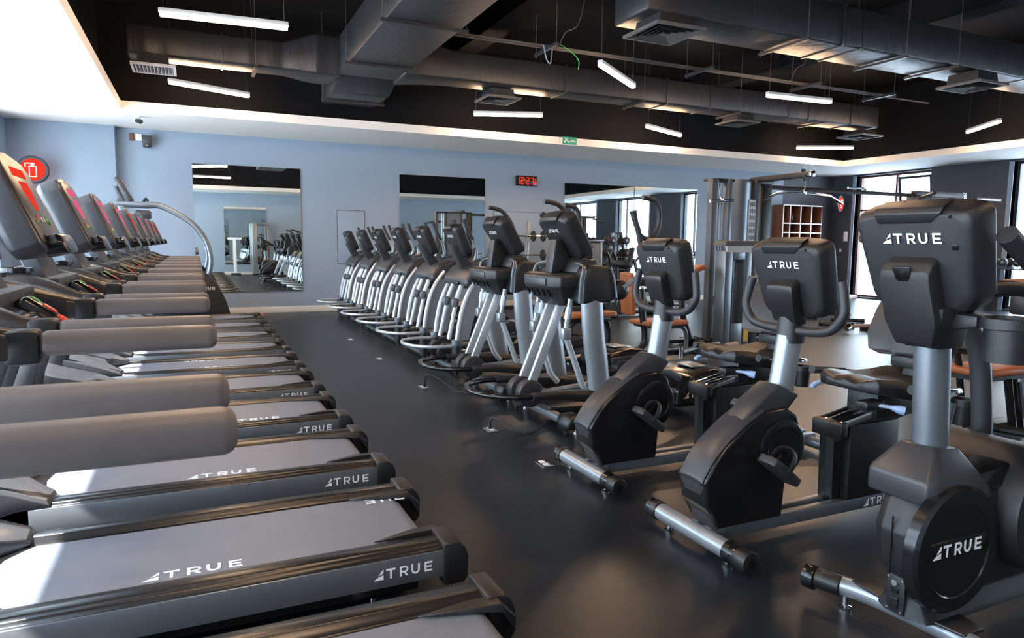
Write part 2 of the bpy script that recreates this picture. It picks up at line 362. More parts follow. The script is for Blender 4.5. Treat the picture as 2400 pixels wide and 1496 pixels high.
# red digital clock 12:27
r = thing('digital_clock', 'black wall clock with red glowing digits between two mirrors', 'clock', (6.355, YB, 2.51))
MB().box(-.24, .24, -.06, 0, 0, .21, .01).build('case', 'gloss', r)
SEG = {'1': 'bc', '2': 'abged', '7': 'abc', '4': 'fgbc'}
def seg7(b, ch, x, z, w, h, t):
    m = h/2
    R = dict(a=(x, x+w, z+h-t, z+h), g=(x, x+w, z+m-t/2, z+m+t/2), d=(x, x+w, z, z+t), f=(x, x+t, z+m, z+h), b=(x+w-t, x+w, z+m, z+h), e=(x, x+t, z, z+m), c=(x+w-t, x+w, z, z+m))
    for s_ in SEG[ch]: q = R[s_]; b.box(q[0], q[1], -.064, -.06, q[2], q[3])
b = MB()
for ch, x in (('1', -.235), ('2', -.145), ('2', -.02), ('7', .08)): seg7(b, ch, x, .03, .075, .15, .022)
b.box(-.052, -.036, -.064, -.06, .065, .082); b.box(-.052, -.036, -.064, -.06, .125, .142)
seg7(b, '2', .172, .03, .045, .075, .015)
b.box(.18, .205, -.064, -.06, .12, .135); b.box(.175, .205, -.064, -.06, .15, .165); b.build('digits', 'red_led', r)
# speaker, two wall boxes, cameras, fire sign, exit sign
r = thing('wall_speaker', 'small black loudspeaker on the wall high in the left corner', 'speaker', (-.68, YB-.1, 2.83))
MB().hexa([(-.07, -.07, 0), (.07, -.07, 0), (.055, .05, 0), (-.055, .05, 0), (-.075, -.09, .19), (.075, -.09, .19), (.055, .05, .19), (-.055, .05, .19)], .012).build('cabinet', 'dark', r)
MB().box(-.02, .02, .05, .1, .06, .12).build('bracket', 'plastic', r); MB().ball((0, -.082, .025), .013, (1, .4, .6)).build('badge', 'white', r)
tag(MB().box(-.035, .035, -.03, 0, 0, .12, .006).build('junction_box', 'wood', None, (-.91, YB, 2.94)), 'small brown box on the wall left of the loudspeaker', 'wall box')
tag(MB().box(-.045, .045, -.03, 0, 0, .11, .006).build('sensor_box', 'soffit', None, (-.805, YB, 2.945)), 'small pale box on the wall touching the loudspeaker', 'wall box')
def dome(loc, label):
    r = thing('security_camera', label, 'camera', loc, 'ceiling cameras'); MB().lathe([(.0, -.01), (.04, -.01), (.04, 0)]).build('mount', 'white', r)
    MB().cyl((0, 0, -.01), (0, 0, -.05), .018).build('stem', 'white', r); MB().cyl((-.02, .02, -.06), (.04, -.06, -.085), .035, .035, bev=.008).build('body', 'plastic', r)
dome((-.72, 11.9, HS), 'small security camera under the white soffit at the left corner'); dome((12.95, 12.0, HS), 'small security camera under the white soffit at the right corner')
def disc_sign(loc, rz, label):
    r = thing('fire_extinguisher_sign', label, 'sign', loc, None, rz)
    b = MB(); b.box(-.3, -.28, -.005, .005, .07, .085); b.tube([(-.39, 0, .06), (-.2, 0, .06)], .006, 6); b.tube([(-.39, 0, -.06), (-.2, 0, -.06)], .006, 6); b.box(-.395, -.385, -.03, .03, -.09, .09); b.build('bracket', 'frame_dark', r)
    MB().lathe([(.0, -.035), (.2, -.035), (.21, -.025), (.21, .025), (.2, .035), (0, .035)], (0, 0, 0), 'y', 32).build('rim', 'frame_dark', r)
    for s in (-1, 1):
        MB().lathe([(.0, s*.036), (.165, s*.036), (.165, s*.04), (0, s*.04)], (0, 0, 0), 'y', 32).build('lit_face', 'sign_red', r)
        b = MB(); y0, y1 = sorted((s*.041, s*.045))
        b.box(-.05, -.038, y0, y1, -.10, .04); b.box(.038, .05, y0, y1, -.10, .04); b.box(-.05, .05, y0, y1, -.112, -.1); b.box(-.05, .05, y0, y1, .04, .052); b.box(-.02, .02, y0, y1, .052, .085); b.box(-.08, .03, y0, y1, .085, .1); b.box(-.1, -.085, y0, y1, .03, .095); b.build('pictogram', 'sign_white', r)
disc_sign((-2.215, 12.7, 2.348), 0, 'round red lit fire extinguisher sign on a bracket at the left wall')
disc_sign((15.0, 12.65, 2.405), math.radians(200), 'round lit sign on a bracket near the far right window')
r = thing('exit_sign', 'green evacuation route sign on the front edge of the white soffit', 'sign', (6.39, RY1, 3.15))
MB().box(-.15, .15, -.008, 0, 0, .135, .002).build('panel', mat('sign_green', (.02, .32, .2), .5, var=.03), r)
b = MB(); Y0, Y1 = -.011, -.009
b.prism([(-.135, .03), (-.105, .03), (-.07, .075), (-.09, .085)], 'y', Y0, Y1); b.prism([(-.12, .11), (-.06, .06), (-.02, .02), (-.01, .03), (-.05, .075), (-.11, .12)], 'y', Y0, Y1); b.ball((-.05, -.01, .108), .012, (1, .1, 1), 8)
b.box(.03, .11, Y0, Y1, .075, .083); b.box(.0, .13, Y0, Y1, .052, .064); b.build('pictogram', 'white', r)

# ------------------------------------------------------------------ ceiling services
def lamp(p, q, label):
    p, q = Vector(p), Vector(q); c = (p+q)/2; d = q-p; L = d.length/2; a = math.atan2(d.y, d.x)
    r = thing('pendant_lamp', label, 'lamp', (c.x, c.y, 3.45), 'linear pendant lamps', a)
    MB().box(-L, L, -.032, .032, .012, .055, .006).build('housing', 'lamp_body', r)
    MB().box(-L+.01, L-.01, -.03, .03, -.02, .012, .008).build('diffuser', 'lamp', r)
    for s in (-1, 1): MB().tube([(s*L*.93, 0, .05), (s*L*.93, 0, ZC-3.45)], .003, 5).build('wire', 'wire', r)
    return r
LAMPS = [((-.246, 7.61), (.93, 7.52), 'lit bar lamp at top left, above the grey air grille'), ((-.262, 10.74), (.80, 11.22), 'lit bar lamp below the grey air grille at left'),
 ((4.30, 10.99), (5.38, 10.55), 'lit bar lamp level under the long duct, left of the green sign'), ((4.48, 7.30), (5.51, 8.09), 'steeply slanting lit bar lamp hanging at top centre'),
 ((7.51, 7.68), (8.70, 7.60), 'lit bar lamp in front of the long duct, third from the right'), ((7.55, 10.63), (8.74, 11.17), 'small slanting lit bar lamp right of the green sign'),
 ((12.03, 11.35), (13.09, 10.77), 'level lit bar lamp near the far right corner of the soffit'), ((12.48, 7.41), (13.12, 8.35), 'lit bar lamp tilted upward at the far right'),
 ((-.1, 3.9), (.9, 4.5), 'lit bar lamp over the front treadmills, above the frame'), ((.0, .6), (1.17, .55), 'lit bar lamp directly overhead, above the frame'),
 ((4.3, .9), (5.3, .3), 'lit bar lamp over the bikes, above the frame'), ((3.6, 3.7), (4.6, 4.3), 'lit bar lamp over the front ellipticals, above the frame')]
for p, q, l in LAMPS: lamp((*p, 3.45), (*q, 3.45), l)

def strap(b, x, y0, y1, z, along='y'):
    b.box(x-.02, x+.02, y0-.06, y1+.06, z-.035, z-.005)
# main duct along the room depth
ADUCT = r = thing('air_duct', 'black wrapped main air duct with its two side branches over the treadmills and ellipticals', 'duct', (2.4, 8, 3.62))
MB().box(-.52, .33, -6, 2.0, 0, .5, .03).build('trunk', 'duct', r)
MB().hexa([(-.52, 2.0, -.0), (.33, 2.0, -.0), (.33, 2.45, -.14), (-.52, 2.45, -.14), (-.52, 2.0, .5), (.33, 2.0, .5), (.33, 2.45, .4), (-.52, 2.45, .4)], .02).build('reducer', 'duct', r)
MB().box(-.52, .33, 2.45, 3.4, -.14, .4, .03).build('tail', 'duct', r)
for y in (-4.5, -2.6, -.7, 1.2, 3.0):
    zz = 0 if y < 2 else -.14
    b = MB(); b.box(-.58, .39, y-.02, y+.02, zz-.035, zz-.003); b.build('hanger_bar', 'frame_dark', r)
    for x in (-.56, .37): MB().tube([(x, y, zz-.05), (x, y, ZC-3.62)], .004, 5).build('hanger_rod', 'wire', r)
def xduct(name, label, x0, x1, y, w, h, z, flare, straps, seams):
    L = (x1-x0)/2
    if flare:
        r = bpy.data.objects.new('branch_duct', None); COL.objects.link(r); r.parent = ADUCT; r.location = ((x0+x1)/2-2.4, y-8, z-3.62)
    else: r = thing('air_duct', label, 'duct', ((x0+x1)/2, y, z))
    loops = []
    for i in range(25):
        t = i/24; x = -L+2*L*t; q = 0
        if flare == 'l' and t < .06: q = (.06-t)/.06*.16
        if flare == 'r' and t > .72: q = min(1, (t-.72)/.14)*.14
        wob = .012*math.sin(i*2.3)
        loops.append([(x, -w/2-q*.6+wob, 0-q*.2), (x, w/2+q, 0-q*.2), (x, w/2+q, h+q), (x, -w/2-q*.6+wob, h+q)])
    MB().loft(loops, .03).build('trunk', 'duct', r, None, 50)
    for x in seams:
        MB().box(x-.012, x+.012, -w/2-.012, w/2+.012, -.01, h+.012, .004).build('seam_band', 'frame_dark', r)
    for x in straps:
        MB().box(x-.02, x+.02, -w/2-.09, w/2+.05, -.04, -.01).build('hanger_bar', 'frame_dark', r)
        for yy in (-w/2-.07, w/2+.03): MB().tube([(x, yy, -.06), (x, yy, ZC-z)], .004, 5).build('hanger_rod', 'wire', r)
    return r
xduct('d', 'black duct branch at upper left above the air grille', -.7, 1.9, 10.15, .42, .36, 3.6, 'r', (0.2,), (-.2, .8))
xduct('d', 'long black wrapped duct crossing the room behind the hanging lamps', 2.68, 12.2, 9.75, .48, .40, 3.62, 'l', (-.8, 1.2, 3.2), (-2.2, -.3, .6, 2.4, 2.9, 4.0))
xduct('d', 'black wrapped duct at the top right, nearest the camera', 4.22, 11.6, 6.3, .62, .46, 3.66, '', (-1.55, .1, 1.1), (-.9, -.6, 2.7))
def diffuser(x, y, z, w, top, label, m='vent', louvre=False):
    r = thing('air_diffuser', label, 'air vent', (x, y, z), 'ceiling air diffusers'); h = w/2
    MB().loft([[(-h*.72, -h*.72, .03), (h*.72, -h*.72, .03), (h*.72, h*.72, .03), (-h*.72, h*.72, .03)], [(-h*.66, -h*.66, top), (h*.66, -h*.66, top), (h*.66, h*.66, top), (-h*.66, h*.66, top)]]).build('neck', 'duct', r)
    b = MB(); b.box(-h, h, -h, -h+.03, 0, .03); b.box(-h, h, h-.03, h, 0, .03); b.box(-h, -h+.03, -h+.03, h-.03, 0, .03); b.box(h-.03, h, -h+.03, h-.03, 0, .03); b.build('flange', m, r)
    b = MB()
    if louvre:
        n = 11
        for i in range(n):
            xx = -h+.05+(2*h-.1)*i/(n-1); b.hexa([(xx, -h+.03, .0), (xx+.006, -h+.03, 0), (xx+.006, h-.03, 0), (xx, h-.03, 0), (xx+.02, -h+.03, .03), (xx+.026, -h+.03, .03), (xx+.026, h-.03, .03), (xx+.02, h-.03, .03)])
    else:
        for i in range(5):
            q = h-.05-i*h*.17; s_ = .012
            b.loft([[(-q, -q, 0), (q, -q, 0), (q, q, 0), (-q, q, 0)], [(-q+.03, -q+.03, .028), (q-.03, -q+.03, .028), (q-.03, q-.03, .028), (-q+.03, q-.03, .028)]], cap=False)
        b.box(-.04, .04, -.04, .04, .0, .012)
    b.build('louvres', m, r); MB().box(-h+.02, h-.02, -h+.02, h-.02, .03, .034).build('back_plate', 'frame_dark', r)
diffuser(-.40, 9.95, 3.42, .50, .168, 'grey slatted air grille at upper left under the duct end', 'vent_light', True)
diffuser(4.25, 9.85, 3.46, .55, .148, 'square black air diffuser under the long duct, left of centre')
diffuser(8.85, 9.72, 3.46, .55, .148, 'square black air diffuser under the long duct, right of centre')
diffuser(12.0, 9.75, 3.46, .6, .12, 'square black air diffuser at the far end of the long duct')
diffuser(4.55, 6.15, 3.5, .62, .15, 'square black air diffuser with concentric slots at the top centre')
diffuser(9.6, 6.1, 3.46, .6, .175, 'square air diffuser under the near duct at the right edge')
# conduit pair on unistrut brackets
r = thing('conduit_run', 'pair of thin black conduits crossing the ceiling on cross brackets', 'conduit', (6.5, 8.35, 3.9))
for y, x1 in ((0, 4.6), (.09, 5.6)): MB().tube([(-3.66, y, 0), (x1, y, 0)], .014, 6).build('pipe', 'wire', r)
for x in (-2.2, .35, 2.5, 4.2):
    MB().box(x-.02, x+.02, -.30, .34, -.06, -.02).build('bracket', 'dark', r)
    for y in (-.27, .31): MB().tube([(x, y, -.09), (x, y, ZC-3.9)], .004, 5).build('hanger_rod', 'wire', r)
for x in (-2.0, 2.2): MB().tube([(x, .05, 0), (x+.1, .05, .22), (x+.3, .05, .36), (x+.45, .1, .84)], .007, 6, 5).build('flex_cable', 'wire', r)
MB().tube([(-2.3, -.1, -.02), (-2.25, -.1, -.2), (-2.2, -.12, -.24), (-2.18, -.12, -.05)], .008, 6, 5).build('cable_loop', 'silver', r)
MB().tube([(-2.1, -.2, -.02), (-1.95, -.22, -.1), (-1.85, -.24, -.2), (-1.86, -.25, -.32)], .005, 6, 5).build('green_cable', 'green', r)

# ------------------------------------------------------------------ treadmills
def console_frame(o, tilt):
    """matrix for a console: local x = across (reading direction, machine y), y = out of the back, z = up along the tilted back"""
    up = Vector((-math.sin(tilt), 0, math.cos(tilt))); out = Vector((-math.cos(tilt), 0, -math.sin(tilt))); ac = Vector((0, -1, 0))
    return Matrix(((ac.x, -out.x, up.x, o[0]), (ac.y, -out.y, up.y, o[1]), (ac.z, -out.z, up.z, o[2]), (0, 0, 0, 1)))
def make_treadmill():
    r = thing('treadmill', '', 'treadmill', (0, 2.615, 0), 'row of treadmills')
    b = MB(); b.box(-1.25, .70, -.30, .30, .035, .12, .01); b.box(-1.2, -.95, -.34, .34, .02, .1); b.build('base_frame', 'plastic', r)
    for s in (-1, 1):
        MB().lathe([(0, 0), (.03, 0), (.03, .012), (.012, .016), (.012, .06), (0, .06)], (.52, s*.335, 0), seg=12).build('levelling_foot', 'chrome', r)
        y0, y1 = sorted((s*.375, s*.355))
        p = MB().box(-.66, .775, y0, y1, .105, .203, .003).build('side_panel', 'steel', r)
        if s < 0: logo(p, (.515, -.3765, .137), (1, 0, 0), (0, 0, 1), .036)
        else: logo(p, (.72, .3765, .137), (-1, 0, 0), (0, 0, 1), .036)
        prof = [(.372, .195), (.366, .209), (.348, .211), (.345, .216), (.322, .216), (.319, .220), (.288, .220), (.285, .216), (.262, .214), (.240, .208), (.228, .196), (.228, .16), (.372, .16)]
        MB().prism([(s*y, z) for y, z in prof], 'x', -.64, .77, .0015, 1).build('side_rail', 'ridge', r)
        cp = [(.0, .07), (.075, .07), (.092, .09), (.095, .17), (.082, .205), (.06, .226), (.0, .228)]
        ya, yb = sorted((s*.385, s*.215))
        cap = MB().prism([(.768+x, z) for x, z in cp], 'y', ya, yb, .008, 2).build('rear_cap', 'plastic', r)
        ya, yb = sorted((s*.225, s*.175))
        MB().loft([[(.55, s*.23, .207), (.55, s*.226, .207), (.55, s*.226, .212), (.55, s*.23, .212)], [(.70, s*.235, .207), (.70, s*.185, .207), (.70, s*.19, .222), (.70, s*.235, .225)], [(.80, s*.235, .195), (.80, s*.175, .195), (.80, s*.18, .220), (.80, s*.235, .224)], [(.845, s*.235, .12), (.845, s*.18, .12), (.85, s*.185, .165), (.85, s*.235, .17)]], .003, 1).build('roller_guard', 'plastic', cap)
    pts = [(-.75, .203)] + [(.71+.058*math.sin(a), .145+.058*math.cos(a)) for a in [PI*i/12 for i in range(13)]] + [(-.75, .087)]
    inn = [(-.75, .095)] + [(.71+.05*math.sin(a), .145+.05*math.cos(a)) for a in [PI-PI*i/12 for i in range(13)]] + [(-.75, .195)]
    belt = MB().prism(pts+inn, 'y', -.232, .232).build('running_belt', 'belt', r)
    logo(belt, (-.20, -.215, .2035), (1, 0, 0), (0, 1, 0), .052); logo(belt, (.905, .215, .2035), (-1, 0, 0), (0, -1, 0), .05, 1, LOGO_RUE)
    # motor hood with two prongs reaching back along the side rails
    plan = [(-1.36, -.30), (-1.28, -.37), (-.70, -.375), (-.585, -.372), (-.575, -.24), (-.62, -.2), (-.69, -.14), (-.72, 0), (-.69, .14), (-.62, .2), (-.575, .24), (-.585, .372), (-.70, .375), (-1.28, .37), (-1.36, .30)]
    def hz(x): return .235+max(0, -.6-x)**.8*.33
    MB().loft([[(x, y, .05 if x < -.7 else .207) for x, y in plan], [(x, y, hz(x)-.02) for x, y in plan], [(x-.012*(1 if x > -1 else -1), y*.965, hz(x)) for x, y in plan]], .004, 2).build('motor_hood', 'hood', r)
    for s in (-1, 1):
        MB().loft([[(x-.055, s*.33, z), (x+.055, s*.33, z), (x+.055, s*.37, z), (x-.055, s*.37, z)] for x, z in ((-1.05, .12), (-.98, .45), (-.86, .8), (-.72, 1.02))], .012).build('upright', 'dark', r)
        # arm from the console to the cushion, wide where the cup holder sits
        secs = [(-.86, .20, .13, .045, 1.12), (-.76, .235, .125, .05, 1.13), (-.64, .285, .095, .055, 1.12), (-.54, .335, .058, .055, 1.09), (-.44, .372, .036, .045, 1.055), (-.375, .375, .034, .036, 1.047)]
        arm = MB().loft([[(x, s*(y-w), z-h), (x, s*(y-w), z+h*.45), (x, s*(y-w*.5), z+h*.8), (x, s*(y+w*.5), z+h*.8), (x, s*(y+w), z+h*.3), (x, s*(y+w), z-h*1.1), ] for x, y, w, h, z in secs], .006, 2).build('arm', 'arm', r)
        MB().lathe([(.048, .0), (.052, .012), (.058, .012), (.058, -.004), (.046, -.004), (.044, -.03), (0, -.032)], (-.66, s*.275, 1.172)).build('cup_holder', 'gloss', arm)
        MB().box(-.425, -.352, min(s*.338, s*.412), max(s*.338, s*.412), .998, 1.082, .012).build('rail_collar', 'plastic', r)
        MB().box(-.356, .042, min(s*.344, s*.406), max(s*.344, s*.406), 1.016, 1.077, .02, 4).build('handrail', 'foam', r)
    bar = MB().tube([(-.52, -.36, 1.04), (-.49, -.2, 1.05), (-.47, 0, 1.05), (-.49, .2, 1.05), (-.52, .36, 1.04)], .02, 12, 5).build('crossbar', 'plastic', r)
    for s in (-1, 1): MB().tube([(-.475, s*.07, 1.05), (-.49, s*.19, 1.05)], .026, 14).build('pulse_grip', 'chrome', bar)
    pod = MB().xf(Matrix.Identity(4)).hexa([(-.07, -.055, -.02), (.075, -.045, -.02), (.075, .045, -.02), (-.07, .055, -.02), (-.055, -.045, .025), (.055, -.035, .025), (.055, .035, .025), (-.055, .045, .025)], .014, 3)
    pm = Matrix.Translation((-.465, 0, 1.07)) @ Matrix.Rotation(math.radians(38), 4, 'Y'); pod.xf(pm); pod = pod.build('control_pod', 'gloss', r)
    MB().ball((-.03, 0, .026), .014, (1.2, 1, .3)).xf(pm).build('start_key', 'green', pod); MB().box(-.004, .04, -.016, .016, .022, .029, .003).xf(pm).build('stop_key', 'red', pod)
    MB().tube([(.05, -.02, .02), (.085, -.03, .02), (.10, -.05, -.02), (.085, -.06, -.09)], .009, 8, 5).xf(pm).build('safety_tether', mat('orange_red_strap', (.85, .07, .03), .5) if 'strap' not in M else M['strap'], pod)
    # crossbeam carrying the console
    MB().box(-.66, -.52, -.26, .26, 1.06, 1.14, .008).build('crossbeam', 'dark', r)
    MB().hexa([(-.62, -.16, 1.08), (-.55, -.16, 1.08), (-.55, .16, 1.08), (-.62, .16, 1.08), (-.74, -.19, 1.40), (-.69, -.19, 1.41), (-.69, .19, 1.41), (-.74, .19, 1.40)], .01).build('console_mount', 'grey', r)
    m = console_frame((-.505, 0, 1.222), math.radians(22))
    con = MB(); W_ = .20
    con.loft([[(x*sx_, y, z*sz+zo) for x, z in [(-W_, .03), (-W_+.05, 0), (W_-.05, 0), (W_, .03), (W_, .27), (W_-.05, .315), (0, .33), (-W_+.05, .315), (-W_, .27)]] for y, sx_, sz, zo in ((.012, .80, .86, .025), (.022, .93, .95, .008), (.04, 1, 1, 0), (.10, 1, 1, 0), (.108, .97, .97, .004))], .006, 2)
    con = con.xf(m).build('console', 'shell', r)
    scr = MB().prism([(-W_+.03, .03), (W_-.03, .03), (W_-.02, .26), (W_-.06, .30), (-W_+.06, .30), (-W_+.02, .26)], 'y', .106, .112, .002).xf(m).build('screen', 'screen', con)
    MB().box(-.085, .085, .112, .114, .245, .272).xf(m).build('display', 'red_led', scr)
    b = MB()
    for i in range(11):
        z = .225-i*.0085; w = [.05, .052, .054, .055, .053, .05, .045, .038, .032, .027, .022][i]
        for j in range(9):
            x = -w+2*w*j/8; b.box(x-.0045, x+.0045, .112, .1135, z-.003, z+.003)
    b.xf(m).build('led_matrix', 'red_led', scr)
    for x, mm, z, h in ((-.10, 'green', .09, .012), (-.06, 'green', .095, .02), (-.02, 'paper', .095, .016), (.02, 'paper', .095, .016), (.065, 'red', .095, .022), (.10, 'green', .09, .012)):
        MB().box(x-.011, x+.011, .112, .1145, z, z+h, .002).xf(m).build('key', mm, scr)
    MB().box(-.12, .12, .110, .1145, .045, .052, .001).xf(m).build('book_ledge', 'gloss', scr)
    MB().loft([[(-.10, y, z-.035), (.10, y, z-.035), (.12, y, z), (.10, y, z+.03), (-.10, y, z+.03), (-.12, y, z)] for y, z in ((.09, .02), (.135, .018), (.15, .012))], .008, 2).xf(m).build('reading_rack', 'gloss', con)
    return r
M['strap'] = mat('orange_red_strap', (.85, .07, .03), .5)
tm = make_treadmill()
TL = {0: 'black treadmill at the bottom edge, only its far grey handrail in view', 1: 'nearest black treadmill with its deck cut by the bottom edge',
      2: 'treadmill at bottom left with white lettering across its full near side panel', 3: 'treadmill behind the frontmost lettered one, its belt under the two big handrails',
      4: 'fourth treadmill in the row counting from the bottom edge', 5: 'fifth treadmill in the row counting from the bottom edge', 6: 'sixth treadmill in the row, about half way back',
      7: 'seventh treadmill in the row, fourth from the stair climber', 8: 'eighth treadmill in the row, third from the stair climber', 9: 'treadmill second from the stair climber', 10: 'last treadmill of the row, next to the stair climber'}
YN = lambda k_: 2.24+1.005*(k_-2)+.375
tm.location.y = YN(2); tm['label'] = TL[2]
for k_ in (0, 1, 3, 4, 5, 6, 7, 8, 9, 10):
    t = dup(tm, (0, YN(k_), 0), TL[k_])
    # every belt has stopped with its print somewhere else
    off = {0: .1, 1: -.3, 3: .12, 4: .33, 5: .02, 6: .16, 7: .02, 8: .2, 9: .12, 10: .05}[k_]
    for c in t.children:
        if c.name.startswith('running_belt'):
            ls = list(c.children); ls[0].location.x += off; ls[1].location.x -= (.95 if k_ == 4 else .75); ls[1].data = LOGO_ME

for t in [o for o in COL.objects if o.name.startswith('treadmill')]:
    if round((t.location.y-YN(0))/1.005) in (3, 4, 5, 7, 8):
        for c in t.children_recursive:
            if c.name.startswith(('display', 'led_matrix')):
                k_ = 'pink_' + c.name.split('.')[0]
                if k_ not in bpy.data.meshes:
                    me = c.data.copy(); me.name = k_; me.materials.clear(); me.materials.append(M['pink_led'])
                c.data = bpy.data.meshes[k_]

# ------------------------------------------------------------------ stair climber
r = thing('stair_climber', 'tall stair climber with long curved handrails beside the left wall mirror', 'stair climber', (-.2, 12.05, 0))
side = [(-.62, .0), (.66, .0), (.66, .14), (.60, .36), (.50, .60), (.36, .78), (.2, .86), (-.5, .86), (-.7, .6)]
for s in (-1, 1): 
    p = MB().prism(side, 'y', min(s*.28, s*.40), max(s*.28, s*.40), .02).build('side_cover', 'plastic', r)
    if s < 0: logo(p, (.18, -.402, .54), (1, 0, 0), (0, 0, 1), .045, 1, LOGO_GOLD)
for i in range(4): MB().box(-.35+i*.24, -.08+i*.24, -.28, .28, .80-i*.2, .84-i*.2, .01).build('step', 'dark', r)
MB().box(-.55, .5, -.28, .28, .05, .12).build('chassis', 'plastic', r)
for s in (-1, 1):
    MB().tube([(-.85, s*.30, 1.84), (-.5, s*.33, 1.83), (-.30, s*.34, 1.83), (0, s*.35, 1.68), (.2, s*.36, 1.52), (.34, s*.36, 1.30), (.40, s*.36, 1.05), (.38, s*.35, .85), (.32, s*.35, .7)], .036, 12, 6).build('handrail', 'satin', r)
MB().hexa([(-.72, -.07, .8), (-.60, -.07, .8), (-.60, .07, .8), (-.72, .07, .8), (-.86, -.06, 1.84), (-.78, -.06, 1.84), (-.78, .06, 1.84), (-.86, .06, 1.84)], .01).build('mast', 'silver', r)
MB().tube([(-.85, -.30, 1.84), (-.9, 0, 1.86), (-.85, .30, 1.84)], .03, 10, 5).build('front_bar', 'silver', r)
m = console_frame((-.70, 0, 1.86), math.radians(28))
con = MB().box(-.2, .2, 0, .07, 0, .40, .025, 3).xf(m).build('console', 'dark', r); MB().box(-.17, .17, .07, .075, .04, .36).xf(m).build('screen', 'screen', con); MB().box(-.1, .1, .075, .077, .27, .31).xf(m).build('display', 'pink_led', con)
MB().hexa([(-.82, -.1, 1.85), (-.74, -.1, 1.85), (-.74, .1, 1.85), (-.82, .1, 1.85), (-.90, -.1, 2.1), (-.86, -.1, 2.1), (-.86, .1, 2.1), (-.90, .1, 2.1)], .01).build('console_mount', 'grey', r)
MB().box(-.62, -.42, -.2, .2, 1.62, 1.75, .02).build('tray', 'dark', r)
MB().tube([(-.5, -.32, 1.85), (-.47, -.22, 1.92), (-.45, -.1, 1.9)], .02, 8, 4).build('pulse_grip', 'plastic', r)
MB().ball((-.6, -.1, 1.6), .03).build('stop_key', 'red', r)
tag(MB().box(.3, 1.05, 12.55, 13.15, 0, .012, .003).build('wood_mat', 'tan', None), 'orange brown floor strip beside the stair climber', 'floor mat')

# ------------------------------------------------------------------ ellipticals
def bar_y(b, x0, x1, y, w, h, *p): b.box(x0, x1, y-w/2, y+w/2, *p); return b
def round_poly(pts, rad, H_):
    """polygon (x, z as a fraction of H_) with each corner replaced by a short arc"""
    P = [Vector((x, z*H_)) for x, z in pts]; o = []; n = len(P)
    for i in range(n):
        a, p, c = P[i-1], P[i], P[(i+1) % n]; u = (a-p); v = (c-p); q = min(rad[i], u.length*.45, v.length*.45); u.normalize(); v.normalize()
        for j in range(5):
            t = j/4; w = p+u*q*(1-t)**2+v*q*t**2; o.append((w.x, w.y/H_))
    return o
def machine_console(r, o, tilt, W_=.20, H_=.33, T=.10, case='case', lh=.028):
    """console seen from behind: rounded case, top hood, screws, printed mark; back faces the machine front"""
    m = console_frame(o, tilt)
    # x across (+x is nearer the camera side), y toward the user, z up
    out = [(-W_, .80), (-W_+.012, .93), (-W_+.06, .985), (0, 1.0), (W_-.06, .985), (W_-.012, .93), (W_, .80), (W_*.88, .14), (W_*.74, .03), (W_*.5, 0), (-W_*.5, 0), (-W_*.74, .03), (-W_*.88, .14)]
    out = round_poly([(-W_*1.0, .955), (-W_*.55, .985), (0, 1.0), (W_*.55, .985), (W_*1.0, .955), (W_*.86, .12), (W_*.72, 0), (-W_*.72, 0), (-W_*.86, .12)], [.05, .3, .3, .3, .05, .12, .08, .08, .12], H_)
    b = MB(); b.loft([[(x*f, y, (z-.5)*f2*H_+.5*H_) for x, z in out] for y, f, f2 in ((0, .86, .88), (.012, .95, .955), (.035, 1, 1), (T-.012, 1.02, 1.015), (T, .99, .985))], .004, 2)
    con = b.xf(m).build('console', case, r)
    lf = W_*.30
    logo(con, m @ Vector((-W_*.46, -.003, H_*.67)), m.to_3x3() @ Vector((1, 0, 0)), m.to_3x3() @ Vector((0, 0, 1)), lh)
    MB().loft([[(-W_*.5, y, H_*.86), (W_*.36, y, H_*.86), (W_*.56, y, H_*z1), (-W_*.56, y, H_*z1)] for y, z1 in ((-.004, .955), (.012, 1.0), (T*.6, 1.03))], .004, 2).xf(m).build('top_hood', case, con)
    for x, z in ((-W_*.78, .90), (W_*.66, .91), (W_*.86, .62), (W_*.78, .3)):
        MB().cyl((x, -.002 if abs(x) < W_*.7 else .012, z*H_), (x, .03, z*H_), .005, seg=8).xf(m).build('screw', 'gloss', con)
    scr = MB().box(-W_*.86, W_*.86, T, T+.004, H_*.1, H_*.93, .002).xf(m).build('screen', 'screen', con)
    MB().box(-W_*.4, W_*.4, T+.004, T+.006, H_*.66, H_*.8).xf(m).build('display', 'red_led', scr)
    return con, m
